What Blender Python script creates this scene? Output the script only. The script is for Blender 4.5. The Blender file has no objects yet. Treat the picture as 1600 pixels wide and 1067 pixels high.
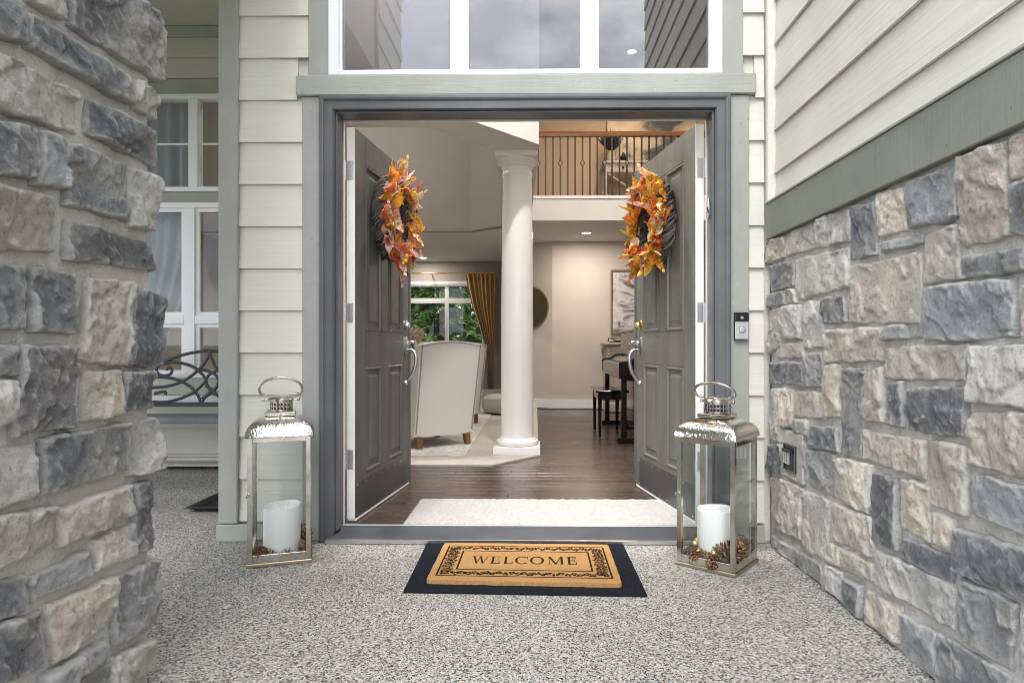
import bpy, bmesh, math, random
from mathutils import Vector, Matrix, noise
R = math.radians
# ------------------------------------------------------------------ camera, sky, sun, exposure
F_PX, YAW, U0, V0, CAM_H = 1015.0, math.atan(.0131), 822.7, 539.0, .945
sc = bpy.context.scene
cam = bpy.data.cameras.new('camera'); camo = bpy.data.objects.new('camera', cam)
sc.collection.objects.link(camo); sc.camera = camo
cam.sensor_width = 36; cam.lens = F_PX * 36 / 1600
cam.shift_x = -(U0 - 800) / 1600; cam.shift_y = (V0 - 533.5) / 1600
cam.clip_start = .05; cam.clip_end = 3000
camo.location = (0, 0, CAM_H); camo.rotation_euler = (R(90), 0, YAW)

SUN_EL, SUN_AZ = R(50), R(-170)      # azimuth measured from +Y towards +X: light comes from behind the camera, a little left
w = bpy.data.worlds.new('World'); sc.world = w; w.use_nodes = True
nt = w.node_tree; nt.nodes.clear()
wo = nt.nodes.new('ShaderNodeOutputWorld'); bg = nt.nodes.new('ShaderNodeBackground')
sky = nt.nodes.new('ShaderNodeTexSky'); sky.sky_type = 'NISHITA'; sky.sun_disc = False
sky.sun_elevation = SUN_EL; sky.sun_rotation = SUN_AZ
tc = nt.nodes.new('ShaderNodeTexCoord'); mp = nt.nodes.new('ShaderNodeMapping'); mp.inputs['Scale'].default_value = (1, 1, 1.7)
nz = nt.nodes.new('ShaderNodeTexNoise'); nz.inputs['Scale'].default_value = 3.2; nz.inputs['Detail'].default_value = 7; nz.inputs['Roughness'].default_value = .58
rp = nt.nodes.new('ShaderNodeValToRGB'); rp.color_ramp.elements[0].position = .22; rp.color_ramp.elements[1].position = .42
cr = nt.nodes.new('ShaderNodeValToRGB')
cr.color_ramp.elements[0].position = .42; cr.color_ramp.elements[0].color = (.42, .465, .56, 1)
cr.color_ramp.elements[1].position = .60; cr.color_ramp.elements[1].color = (1.12, 1.12, 1.12, 1)
sc_m = nt.nodes.new('ShaderNodeVectorMath'); sc_m.operation = 'SCALE'; sc_m.inputs['Scale'].default_value = 10.5
mx = nt.nodes.new('ShaderNodeMix'); mx.data_type = 'RGBA'
L = nt.links.new
L(tc.outputs['Generated'], mp.inputs['Vector']); L(mp.outputs[0], nz.inputs['Vector'])
L(nz.outputs['Fac'], rp.inputs[0]); L(nz.outputs['Fac'], cr.inputs[0]); L(cr.outputs[0], sc_m.inputs[0])
L(rp.outputs[0], mx.inputs['Factor']); L(sky.outputs[0], mx.inputs['A']); L(sc_m.outputs[0], mx.inputs['B'])
L(mx.outputs['Result'], bg.inputs['Color']); bg.inputs['Strength'].default_value = .135; L(bg.outputs[0], wo.inputs[0])

sl = bpy.data.lights.new('sun', 'SUN'); sl.energy = 1.25; sl.angle = R(30); sl.color = (1, .98, .955)
so = bpy.data.objects.new('sun', sl); sc.collection.objects.link(so)
sd = Vector((math.sin(SUN_AZ) * math.cos(SUN_EL), math.cos(SUN_AZ) * math.cos(SUN_EL), math.sin(SUN_EL)))
so.rotation_euler = sd.to_track_quat('Z', 'Y').to_euler(); so.location = sd * 30
sc.view_settings.view_transform = 'Standard'; sc.view_settings.look = 'None'
sc.view_settings.exposure = 1.38; sc.view_settings.gamma = 1
try: sc.view_settings.use_curve_mapping = False
except Exception: pass
sc.render.engine = 'CYCLES'
sc.cycles.use_denoising = True; sc.cycles.filter_width = .85; sc.cycles.max_bounces = 9; sc.cycles.diffuse_bounces = 5
sc.cycles.glossy_bounces = 5; sc.cycles.transparent_max_bounces = 16; sc.cycles.sample_clamp_indirect = 6
sc.cycles.caustics_reflective = False; sc.cycles.caustics_refractive = False

# ------------------------------------------------------------------ helpers
C = sc.collection
cs, sn = math.cos(YAW), math.sin(YAW)
def at(u, v, X=None, Y=None, Z=None):
    """a point of the place, from its picture position and the plane (wall, floor) it lies on"""
    a = (u - U0) / F_PX; b = (V0 - v) / F_PX
    d = Vector((-sn + cs * a, cs + sn * a, b))
    t = Y / d.y if Y is not None else X / d.x if X is not None else (Z - CAM_H) / d.z
    return Vector((0, 0, CAM_H)) + d * t
ROOT = {}
def tag(o, label=None, cat=None, group=None, kind=None):
    if label: o['label'] = label
    if cat: o['category'] = cat
    if group: o['group'] = group
    if kind: o['kind'] = kind
    return o
def thing(name, loc, label, cat, group=None, rz=0.0, kind=None):
    o = bpy.data.objects.new(name, None); C.objects.link(o)
    o.empty_display_size = .1; o.location = loc; o.rotation_euler = (0, 0, rz)
    ROOT[o.name] = Matrix.Translation(Vector(loc)) @ Matrix.Rotation(rz, 4, 'Z')
    return tag(o, label, cat, group, kind)
def put(name, me, parent=None, world=True):
    o = bpy.data.objects.new(name, me); C.objects.link(o)
    if parent is not None:
        o.parent = parent
        if world and parent.name in ROOT: o.matrix_parent_inverse = ROOT[parent.name].inverted()
    return o
class MB:
    def __init__(s): s.v = []; s.f = []
    def add(s, vs, fs):
        n = len(s.v); s.v += [tuple(p) for p in vs]; s.f += [tuple(i + n for i in q) for q in fs]; return s
    def box(s, x0, x1, y0, y1, z0, z1):
        return s.add([(x0,y0,z0),(x1,y0,z0),(x1,y1,z0),(x0,y1,z0),(x0,y0,z1),(x1,y0,z1),(x1,y1,z1),(x0,y1,z1)],
                     [(0,3,2,1),(4,5,6,7),(0,1,5,4),(1,2,6,5),(2,3,7,6),(3,0,4,7)])
    def hexa(s, p8): return s.add(p8, [(0,3,2,1),(4,5,6,7),(0,1,5,4),(1,2,6,5),(2,3,7,6),(3,0,4,7)])
    def prism(s, poly, fn, a, b):
        """poly of 2D points; fn(p, t) -> 3D, extruded from t=a to t=b"""
        n = len(poly)
        return s.add([fn(p, a) for p in poly] + [fn(p, b) for p in poly],
                     [tuple(range(n))[::-1], tuple(range(n, 2 * n))] + [(i, (i + 1) % n, n + (i + 1) % n, n + i) for i in range(n)])
    def lathe(s, prof, n=24, c=(0, 0, 0), wob=None):
        vs = []
        for r, z in prof:
            for k in range(n):
                t = 2 * math.pi * k / n
                dz = wob(r, z, t) if wob else 0
                vs.append((c[0] + r * math.cos(t), c[1] + r * math.sin(t), c[2] + z + dz))
        fs = [(i * n + k, i * n + (k + 1) % n, (i + 1) * n + (k + 1) % n, (i + 1) * n + k) for i in range(len(prof) - 1) for k in range(n)]
        fs += [tuple(range(n))[::-1], tuple(range((len(prof) - 1) * n, len(prof) * n))]
        return s.add(vs, fs)
    def tube(s, pts, r, n=8, closed=False, flat=1.0, up=None):
        pts = [Vector(p) for p in pts]; m = len(pts); vs = []
        rr = r if isinstance(r, (list, tuple)) else [r] * m
        prev = None
        for i, p in enumerate(pts):
            if closed: t = pts[(i + 1) % m] - pts[i - 1]
            else: t = pts[min(i + 1, m - 1)] - pts[max(i - 1, 0)]
            t.normalize()
            if up is not None: a = t.cross(Vector(up))
            elif prev is None: a = t.cross(Vector((.13, .31, .94)))
            else: a = prev - t * prev.dot(t)
            if a.length < 1e-5: a = t.cross(Vector((1, 0, 0)))
            a.normalize(); b = t.cross(a); prev = a
            for k in range(n):
                q = 2 * math.pi * k / n
                vs.append(p + a * math.cos(q) * rr[i] + b * math.sin(q) * rr[i] * flat)
        e = m if closed else m - 1
        fs = [(i * n + k, i * n + (k + 1) % n, ((i + 1) % m) * n + (k + 1) % n, ((i + 1) % m) * n + k) for i in range(e) for k in range(n)]
        if not closed: fs += [tuple(range(n))[::-1], tuple(range((m - 1) * n, m * n))]
        return s.add(vs, fs)
    def cyl(s, p0, p1, r0, r1=None, n=16):
        return s.tube([p0, p1], [r0, r0 if r1 is None else r1], n)
    def mesh(s, name, mat, smooth=False, bevel=0, seg=1, recalc=True):
        me = bpy.data.meshes.new(name); me.from_pydata(s.v, [], s.f)
        bm = bmesh.new(); bm.from_mesh(me)
        if recalc: bmesh.ops.recalc_face_normals(bm, faces=bm.faces[:])
        if bevel:
            ed = [e for e in bm.edges if len(e.link_faces) == 2 and e.calc_face_angle() > .6]
            bmesh.ops.bevel(bm, geom=ed, offset=bevel, segments=seg, affect='EDGES', clamp_overlap=True, profile=.5)
        if smooth:
            for f in bm.faces: f.smooth = True
            for e in bm.edges:
                if len(e.link_faces) == 2 and e.calc_face_angle() > .75: e.smooth = False
        bm.to_mesh(me); bm.free(); me.materials.append(mat); return me
    def build(s, name, mat, parent=None, smooth=False, bevel=0, seg=1, world=True, recalc=True):
        return put(name, s.mesh(name, mat, smooth, bevel, seg, recalc), parent, world)
def box(name, mat, parent, x0, x1, y0, y1, z0, z1, bevel=0, world=True):
    return MB().box(x0, x1, y0, y1, z0, z1).build(name, mat, parent, bevel=bevel, world=world)
def struct(o): o['kind'] = 'structure'; return o
def bez(pts, n=10):
    """Catmull-Rom through the points"""
    P = [Vector(p) for p in pts]; P = [P[0] * 2 - P[1]] + P + [P[-1] * 2 - P[-2]]; out = []
    for i in range(1, len(P) - 2):
        for k in range(n):
            t = k / n; a, b, c, d = P[i - 1:i + 3]
            out.append(.5 * (2 * b + (c - a) * t + (2 * a - 5 * b + 4 * c - d) * t * t + (3 * b - a - 3 * c + d) * t ** 3))
    return out + [P[-2]]

# ------------------------------------------------------------------ materials
class M:
    def __init__(s, name):
        s.m = bpy.data.materials.new(name); s.m.use_nodes = True; s.nt = s.m.node_tree; s.n = s.nt.nodes
        s.b = s.n['Principled BSDF']; s.tc = s.n.new('ShaderNodeTexCoord')
    def l(s, a, b): s.nt.links.new(a, b)
    def set(s, **k):
        for a, v in k.items():
            i = s.b.inputs[{'col': 'Base Color', 'rough': 'Roughness', 'metal': 'Metallic', 'spec': 'Specular IOR Level', 'coat': 'Coat Weight', 'sheen': 'Sheen Weight', 'sss': 'Subsurface Weight'}[a]]
            if a == 'col': v = tuple(v) + (1,) if len(v) == 3 else v
            i.default_value = v
        return s
    def map(s, scale=(1, 1, 1), src='Object'):
        q = s.n.new('ShaderNodeMapping'); q.inputs['Scale'].default_value = scale; s.l(s.tc.outputs[src], q.inputs[0]); return q.outputs[0]
    def noise(s, scale, detail=4, rough=.55, vec=None, dist=0):
        q = s.n.new('ShaderNodeTexNoise'); q.inputs['Scale'].default_value = scale; q.inputs['Detail'].default_value = detail
        q.inputs['Roughness'].default_value = rough; q.inputs['Distortion'].default_value = dist
        s.l(vec if vec is not None else s.tc.outputs['Object'], q.inputs['Vector']); return q.outputs['Fac']
    def vor(s, scale, vec=None, feature='F1', out='Distance', rnd=1):
        q = s.n.new('ShaderNodeTexVoronoi'); q.feature = feature; q.inputs['Scale'].default_value = scale; q.inputs['Randomness'].default_value = rnd
        s.l(vec if vec is not None else s.tc.outputs['Object'], q.inputs['Vector']); return q.outputs[out]
    def ramp(s, fac, stops, interp='LINEAR'):
        q = s.n.new('ShaderNodeValToRGB'); e = q.color_ramp.elements; q.color_ramp.interpolation = interp
        while len(e) < len(stops): e.new(.5)
        for el, (p, c) in zip(e, stops):
            el.position = p; el.color = (c, c, c, 1) if isinstance(c, (int, float)) else tuple(c) + (1,)
        s.l(fac, q.inputs[0]); return q.outputs[0]
    def mix(s, fac, a, b, mode='MIX'):
        q = s.n.new('ShaderNodeMix'); q.data_type = 'RGBA'; q.blend_type = mode
        for nm, v in (('Factor', fac), ('A', a), ('B', b)):
            i = q.inputs[nm]
            if hasattr(v, 'is_linked'): s.l(v, i)
            elif nm == 'Factor': i.default_value = v
            else: i.default_value = tuple(v) + (1,)
        return q.outputs['Result']
    def math(s, op, a, b=None):
        q = s.n.new('ShaderNodeMath'); q.operation = op
        for k, v in enumerate((a, b)):
            if v is None: continue
            if hasattr(v, 'is_linked'): s.l(v, q.inputs[k])
            else: q.inputs[k].default_value = v
        return q.outputs[0]
    def attr(s, name='tone'):
        q = s.n.new('ShaderNodeAttribute'); q.attribute_type = 'OBJECT'; q.attribute_name = name; return q.outputs['Color']
    def rnd(s):
        q = s.n.new('ShaderNodeObjectInfo'); return q.outputs['Random']
    def col(s, o): s.l(o, s.b.inputs['Base Color']); return s
    def rough(s, o): s.l(o, s.b.inputs['Roughness']); return s
    def bump(s, h, strength=.5, dist=.01):
        q = s.n.new('ShaderNodeBump'); q.inputs['Strength'].default_value = strength; q.inputs['Distance'].default_value = dist
        prev = s.b.inputs['Normal'].links
        if prev: s.l(prev[0].from_socket, q.inputs['Normal'])
        s.l(h, q.inputs['Height']); s.l(q.outputs[0], s.b.inputs['Normal']); return s
def paint(name, col, rough=.5, var=.08, bump=.15, scale=30, metal=0, spec=.5):
    m = M(name).set(rough=rough, metal=metal, spec=spec)
    n = m.noise(3, 5, .6); k = tuple(c * (1 - var) for c in col); h = tuple(min(1, c * (1 + var)) for c in col)
    m.col(m.ramp(n, [(.3, k), (.7, h)]))
    if bump: m.bump(m.noise(scale, 4, .6), bump, .004)
    return m.m

def siding_mat(name, scale, col):
    m = M(name).set(rough=.62, spec=.35)
    g = m.noise(1, 6, .62, m.map(scale), .35); g2 = m.noise(1, 3, .5, m.map(tuple(k * .35 for k in scale)), .6)
    big = m.noise(1.7, 4, .6)
    base = m.mix(m.ramp(big, [(.3, 0), (.75, 1)]), tuple(c * .93 for c in col), tuple(min(1, c * 1.05) for c in col))
    m.col(m.mix(m.math('MULTIPLY', m.ramp(g, [(.45, 0), (.75, 1)]), .28), base, tuple(c * .8 for c in col)))
    m.bump(g, .35, .004); m.bump(g2, .3, .004)
    return m.m
MAT = {}
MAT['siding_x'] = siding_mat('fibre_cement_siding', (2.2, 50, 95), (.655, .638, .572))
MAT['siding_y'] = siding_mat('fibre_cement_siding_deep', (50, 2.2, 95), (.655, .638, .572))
MAT['siding_dim'] = siding_mat('fibre_cement_siding_shaded', (2.2, 50, 95), (.50, .49, .425))  # porch shade put into a darker copy of the siding colour
def trim_mat(name, col, scale):
    m = M(name).set(rough=.6, spec=.35)
    g = m.noise(1, 5, .6, m.map(scale), .2); big = m.noise(4, 5, .6); sp = m.noise(38, 3, .6)
    c = m.mix(m.ramp(big, [(.3, 0), (.7, 1)]), tuple(k * .9 for k in col), tuple(k * 1.08 for k in col))
    c = m.mix(m.ramp(sp, [(.69, 0), (.74, 1)]), c, tuple(k * .6 for k in col))
    scuff = m.math('MULTIPLY', m.ramp(m.noise(11, 6, .75), [(.655, 0), (.70, 1)]), .5)
    m.col(m.mix(scuff, c, tuple(min(1, k * 1.6) for k in col)))
    m.bump(g, .5, .003); m.bump(m.noise(150, 3, .6), .35, .002); return m.m
SAGE = (.335, .343, .315)
MAT['trim'] = trim_mat('sage_trim_paint', SAGE, (60, 60, 6))
MAT['trim_h'] = trim_mat('sage_trim_paint_level', SAGE, (6, 60, 90))
MAT['band'] = trim_mat('sage_band_paint', (.225, .238, .205), (40, 70, 2.5))
MAT['slate'] = paint('slate_grey_gloss_paint', (.103, .108, .116), .36, .2, .25, 60)
MAT['sill'] = paint('slate_sill_paint', (.055, .059, .068), .62, .3, .35, 30, 0, .25)
def door_mat(name, col):
    m = M(name).set(spec=.5)
    g = m.noise(1, 6, .6, m.map((14, 14, 1.1)), 1.2)
    m.col(m.mix(m.ramp(g, [(.35, 0), (.7, 1)]), tuple(k * .78 for k in col), tuple(k * 1.12 for k in col)))
    m.rough(m.ramp(m.noise(7, 6, .7), [(.3, .26), (.7, .48)])); m.bump(g, .25, .002); return m.m
MAT['door_l'] = door_mat('charcoal_door_paint', (.108, .109, .109))
MAT['door_r'] = door_mat('olive_grey_door_paint', (.155, .157, .138))
MAT['kick'] = paint('painted_kick_plate', (.06, .062, .064), .3, .15, .05, 20)
MAT['white'] = paint('white_paint', (.80, .80, .79), .45, .03, .05, 30)
MAT['vinyl'] = paint('white_vinyl_frame', (.82, .83, .85), .3, .02, 0)
MAT['bare'] = paint('worn_white_door_edge', (.84, .835, .82), .5, .08, .1, 40)
MAT['zinc'] = paint('galvanised_hinge', (.60, .62, .65), .4, .1, .08, 60, .85)
MAT['nickel'] = paint('brushed_nickel', (.62, .63, .65), .28, .05, .03, 200, 1)
MAT['brass'] = paint('polished_brass', (.85, .62, .25), .2, .05, 0, 10, 1)
MAT['chrome'] = None
m = M('hammered_nickel').set(metal=1, rough=.16, col=(.72, .70, .66)); m.bump(m.vor(100), .2, .004); m.bump(m.noise(14, 3), .08, .004); MAT['hammered'] = m.m
m = M('polished_nickel_tarnished').set(metal=1, rough=.2)
m.col(m.mix(m.ramp(m.noise(9, 5, .65), [(.45, 0), (.7, 1)]), (.66, .64, .60), (.42, .35, .26))); m.bump(m.noise(40, 3), .06, .003); MAT['chrome'] = m.m
MAT['handle_metal'] = paint('aged_nickel_handle', (.44, .41, .36), .25, .15, .05, 60, 1)
m = M('antique_brass_base').set(metal=1, rough=.35); m.col(m.mix(m.noise(14, 4), (.50, .42, .28), (.36, .31, .24))); MAT['antique'] = m.m
def glass(name, f0, tint=(.96, .975, .97), wavy=0):
    """thin pane: clear with a Schlick sheen, the same from either side"""
    m = bpy.data.materials.new(name); m.use_nodes = True; n = m.node_tree.nodes; n.clear(); l = m.node_tree.links.new
    o = n.new('ShaderNodeOutputMaterial'); t = n.new('ShaderNodeBsdfTransparent'); g = n.new('ShaderNodeBsdfGlossy'); x = n.new('ShaderNodeMixShader')
    lw = n.new('ShaderNodeLayerWeight'); lw.inputs['Blend'].default_value = .5
    p5 = n.new('ShaderNodeMath'); p5.operation = 'POWER'; p5.inputs[1].default_value = 4.0
    ma = n.new('ShaderNodeMath'); ma.operation = 'MULTIPLY_ADD'; ma.inputs[1].default_value = (1 - f0) * .8; ma.inputs[2].default_value = f0
    t.inputs[0].default_value = tuple(tint) + (1,); g.inputs['Roughness'].default_value = 0
    if wavy:
        b = n.new('ShaderNodeBump'); q = n.new('ShaderNodeTexNoise'); tcx = n.new('ShaderNodeTexCoord'); q.inputs['Scale'].default_value = 1.6
        b.inputs['Strength'].default_value = wavy; b.inputs['Distance'].default_value = .01; l(tcx.outputs['Object'], q.inputs['Vector']); l(q.outputs['Fac'], b.inputs['Height']); l(b.outputs[0], g.inputs['Normal'])
    l(lw.outputs['Facing'], p5.inputs[0]); l(p5.outputs[0], ma.inputs[0]); l(ma.outputs[0], x.inputs[0]); l(t.outputs[0], x.inputs[1]); l(g.outputs[0], x.inputs[2]); l(x.outputs[0], o.inputs[0]); return m
MAT['glass'] = glass('clear_glass', .03, (.965, .98, .972))
MAT['transom_glass'] = glass('coated_transom_glass', .19, (.36, .37, .40), wavy=.04)
MAT['window_glass'] = glass('window_glass', .03, (.9, .91, .91))

# stone
m = M('cultured_stone').set(rough=.92, spec=.25)
tone = m.attr(); v = m.tc.outputs['Object']
n1 = m.noise(5.5, 5, .6, None, .5); n2 = m.noise(58, 6, .75); n3 = m.noise(170, 4, .75); n4 = m.noise(3.6, 5, .65, None, .8)
rim = m.n.new('ShaderNodeAttribute'); rim.attribute_type = 'GEOMETRY'; rim.attribute_name = 'rim'
c = m.mix(m.ramp(n1, [(.3, 0), (.7, 1)]), (.74, .745, .77), (1.26, 1.24, 1.20)); c = m.mix(1.0, tone, c, 'MULTIPLY')
c = m.mix(m.math('MULTIPLY', m.ramp(n4, [(.46, 0), (.64, 1)]), .55), c, (.56, .54, .50))           # pale wash of mortar dust
c = m.mix(m.math('MULTIPLY', m.ramp(m.noise(5.1, 4, .6), [(.55, 0), (.68, 1)]), .22), c, (.50, .405, .31))   # tan blush
c = m.mix(m.math('MULTIPLY', m.ramp(n2, [(.37, 1), (.47, 0)]), .44), c, (.10, .105, .12))            # dark grain
c = m.mix(m.math('MULTIPLY', m.ramp(n3, [(.56, 0), (.72, 1)]), .35), c, (.70, .695, .68))            # pale crystals
c = m.mix(m.math('MULTIPLY', m.math('MULTIPLY', rim.outputs['Fac'], m.ramp(m.noise(14, 5, .7), [(.35, 0), (.6, 1)])), .8), c, (.60, .585, .55))   # mortar smeared over the edges
c = m.mix(m.ramp(m.noise(15, 6, .75), [(.665, 0), (.70, .8)]), c, (.70, .69, .67))                    # lime splashes
ge = m.n.new('ShaderNodeNewGeometry')
c = m.mix(m.math('MULTIPLY', m.ramp(ge.outputs['Pointiness'], [(.505, 0), (.56, 1)]), .45), c, (.68, .67, .64))       # highlights painted into the colour along raised ridges
m.col(c); m.bump(n1, .25, .02); m.bump(n2, 1.0, .011); m.bump(n3, 1.0, .005); MAT['stone'] = m.m
m = M('mortar').set(rough=.95, spec=.2)
m.col(m.mix(m.noise(9, 5, .65), (.47, .455, .42), (.60, .58, .54))); m.bump(m.noise(16, 6, .65), .8, .03); m.bump(m.noise(160, 4, .7), .8, .005); MAT['mortar'] = m.m
# exposed aggregate
m = M('exposed_aggregate_concrete').set(rough=.8, spec=.35)
def aggregate(m, k=1.0):
    vv = m.vor(185, None, 'F1', 'Color'); d = m.vor(185); sep = m.n.new('ShaderNodeSeparateColor'); m.l(vv, sep.inputs[0])
    c = m.ramp(sep.outputs[0], [(0, (.02, .022, .025)), (.26, (.06, .06, .062)), (.38, (.27, .265, .24)), (.6, (.41, .40, .365)), (.8, (.56, .55, .51)), (.92, (.70, .68, .64)), (.985, (.40, .24, .13))])
    big = m.vor(85, None, 'F1', 'Color'); sb = m.n.new('ShaderNodeSeparateColor'); m.l(big, sb.inputs[0]); db = m.vor(85)
    cb = m.ramp(sb.outputs[1], [(0, (.04, .04, .045)), (.45, (.22, .22, .21)), (1, (.6, .58, .53))])
    msk = m.math('MULTIPLY', m.ramp(sb.outputs[2], [(.72, 0), (.74, 1)]), m.ramp(db, [(.36, 1), (.44, 0)]))
    c = m.mix(msk, c, cb)
    c = m.mix(m.ramp(d, [(.42, 0), (.75, .75)]), c, (.33, .32, .29))
    n = m.noise(1.1, 5, .6); c = m.mix(1.0, c, m.ramp(n, [(.3, .73), (.7, .95)]), 'MULTIPLY')
    m.col(c); m.bump(m.ramp(d, [(0, 1), (.6, 0)]), .75, .004); m.bump(m.noise(400, 2), .2, .001)
aggregate(m); MAT['aggregate'] = m.m
m = M('lawn').set(rough=.9); m.col(m.mix(m.noise(.8, 6, .7), (.045, .075, .02), (.10, .13, .045))); m.bump(m.noise(60, 3), .8, .03); MAT['lawn'] = m.m
# interior
def wallpaint(name, col): return paint(name, col, .7, .03, .12, 220, 0, .3)
MAT['greige'] = wallpaint('greige_wall', (.31, .29, .265))
MAT['beige'] = wallpaint('beige_wall', (.52, .465, .42))
MAT['taupe'] = wallpaint('taupe_wall', (.37, .34, .31))
MAT['loft'] = wallpaint('tan_loft_wall', (.42, .335, .255))
MAT['ceil'] = wallpaint('ceiling_white', (.72, .70, .67))
MAT['gloss_white'] = paint('gloss_white_column', (.87, .87, .87), .35, .02, .05, 12)
m = M('walnut_floor_plank'); tn = m.attr(); g = m.noise(1, 6, .65, m.map((1.6, 26, 26)), .8)
c = m.mix(m.ramp(g, [(.3, 0), (.75, 1)]), (.62, .6, .6), (1.35, 1.3, 1.25)); m.col(m.mix(1, tn, c, 'MULTIPLY'))
m.rough(m.ramp(g, [(.3, .22), (.8, .34)])); m.bump(g, .03, .001); MAT['plank'] = m.m
m = M('beige_carpet').set(rough=1, spec=.1); m.col(m.mix(m.noise(60, 4, .7), (.40, .37, .34), (.54, .505, .47))); m.bump(m.noise(300, 3, .7), .9, .006); MAT['carpet'] = m.m
m = M('white_shag').set(rough=1, spec=.1, sheen=.2); q = m.noise(1, 5, .7, m.map((60, 28, 40)), 1.5)
m.col(m.mix(m.ramp(q, [(.3, 0), (.7, 1)]), (.34, .33, .315), (.53, .518, .50))); m.bump(q, .8, .012); m.bump(m.noise(220, 3), .5, .004); MAT['shag'] = m.m
m = M('patterned_pale_rug').set(rough=1, spec=.1); q = m.noise(9, 6, .7, None, 1.5)
m.col(m.mix(m.ramp(q, [(.42, 0), (.6, 1)]), (.42, .43, .44), (.66, .63, .58))); m.bump(m.noise(250, 3), .6, .004); MAT['palerug'] = m.m
m = M('cream_linen').set(rough=.95, spec=.15, sheen=.15); a = m.noise(1, 3, .6, m.map((260, 260, 30))); b = m.noise(1, 3, .6, m.map((30, 30, 260)))
m.col(m.mix(m.math('ADD', m.math('MULTIPLY', a, .5), m.math('MULTIPLY', b, .5)), (.68, .65, .625), (.81, .78, .755))); m.bump(a, .2, .002); m.bump(b, .2, .002); MAT['linen'] = m.m
MAT['nail'] = paint('bronze_nail', (.10, .075, .05), .35, .1, 0, 10, 1)
MAT['oakleg'] = paint('walnut_leg', (.17, .085, .035), .4, .25, .1, 30)
m = M('gold_velvet').set(rough=.6, sheen=.5); q = m.noise(1, 4, .6, m.map((30, 30, 3)))
m.col(m.mix(q, (.34, .18, .045), (.54, .31, .09))); MAT['velvet'] = m.m
m = M('blue_grey_curtain').set(rough=.8); q = m.noise(1, 3, .5, m.map((20, 20, 2))); m.col(m.mix(q, (.46, .50, .53), (.58, .62, .65))); MAT['bluecurtain'] = m.m
MAT['black_gloss'] = paint('black_lacquer', (.006, .006, .007), .12, .2, 0)
MAT['pedal'] = MAT['brass']
m = M('greywash_wood').set(rough=.6); q = m.noise(1, 5, .6, m.map((40, 40, 4))); m.col(m.mix(q, (.30, .25, .21), (.47, .41, .36))); MAT['greywash'] = m.m
MAT['iron'] = paint('black_iron', (.018, .018, .02), .42, .2, .1, 50, .3)
MAT['benchiron'] = paint('charcoal_bench_metal', (.025, .027, .032), .45, .2, .15, 50)
MAT['seatpaint'] = paint('weathered_slate_seat', (.13, .14, .165), .5, .3, .3, 25)
MAT['tray'] = paint('black_plastic_tray', (.018, .018, .02), .35, .2, .2, 60)
m = M('handrail_wood').set(rough=.35); q = m.noise(1, 4, .6, m.map((3, 40, 40))); m.col(m.mix(q, (.13, .05, .015), (.23, .095, .03))); MAT['handrail'] = m.m
m = M('amber_mirror').set(metal=1, rough=.1, col=(.30, .245, .17)); MAT['mirror'] = m.m
MAT['gold'] = paint('gold_frame', (.42, .30, .13), .35, .1, .1, 60, .9)
def art(name, cols, scale, dist):
    m = M(name).set(rough=.5); q = m.noise(scale, 6, .55, m.map((1, 1, 1.4)), dist); m.col(m.ramp(q, cols)); m.bump(m.noise(60, 3), .2, .002); return m.m
MAT['art_grey'] = art('grey_brush_painting', [(.28, (.03, .03, .035)), (.40, (.22, .20, .21)), (.5, (.50, .46, .46)), (.62, (.62, .59, .60)), (.68, (.30, .27, .28)), (.735, (.55, .20, .04)), (.79, (.45, .40, .40))], 2.2, 3.2)
MAT['art_loft'] = art('teal_patch_painting', [(.3, (.02, .025, .025)), (.42, (.07, .09, .09)), (.5, (.44, .36, .27)), (.66, (.56, .46, .36)), (.78, (.30, .30, .27))], 1.9, .8)
m = M('rubber_mat').set(rough=.95, spec=.1, col=(.011, .013, .019)); m.bump(m.noise(70, 4, .7), 1, .012); MAT['rubber'] = m.m
m = M('coir').set(rough=1, spec=.1); q = m.noise(260, 4, .75); m.col(m.ramp(q, [(.3, (.26, .13, .045)), (.55, (.47, .275, .115)), (.75, (.62, .40, .19))])); m.bump(q, .9, .006); MAT['coir'] = m.m
m = M('black_coir_print').set(rough=1, spec=.05); q = m.noise(260, 4, .75); m.col(m.ramp(q, [(.45, (.022, .014, .008)), (.8, (.09, .05, .02))])); m.bump(q, .9, .006); MAT['print'] = m.m
m = M('white_wax').set(rough=.5, sss=.25, col=(.80, .80, .80)); m.b.inputs['Subsurface Radius'].default_value = (.02, .02, .022); MAT['wax'] = m.m
m = M('pinecone_scale').set(rough=.75); m.col(m.ramp(m.noise(110, 3), [(.35, (.05, .022, .012)), (.5, (.17, .075, .036)), (.66, (.46, .28, .16))])); MAT['cone'] = m.m
MAT['goldball'] = paint('matte_gold_bauble', (.62, .45, .17), .35, .08, .05, 60, .8)
m = M('leaf').set(rough=.8, spec=.15); tn = m.attr(); c = m.mix(m.ramp(m.noise(26, 4, .6), [(.3, 0), (.7, 1)]), (.66, .60, .55), (1.2, 1.22, 1.2)); c = m.mix(1, tn, c, 'MULTIPLY'); m.col(c); m.bump(m.noise(70, 3), .35, .003)
tl = m.n.new('ShaderNodeBsdfTranslucent'); ms = m.n.new('ShaderNodeMixShader'); ms.inputs[0].default_value = .2; mo = m.n['Material Output']
m.l(c, tl.inputs[0]); m.l(m.b.outputs[0], ms.inputs[1]); m.l(tl.outputs[0], ms.inputs[2]); m.l(ms.outputs[0], mo.inputs[0]); MAT['leaf'] = m.m
MAT['twig'] = paint('grey_brown_twig', (.15, .128, .115), .85, .4, .4, 60)
MAT['bark'] = paint('conifer_bark', (.10, .075, .055), .9, .35, .8, 14)
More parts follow.
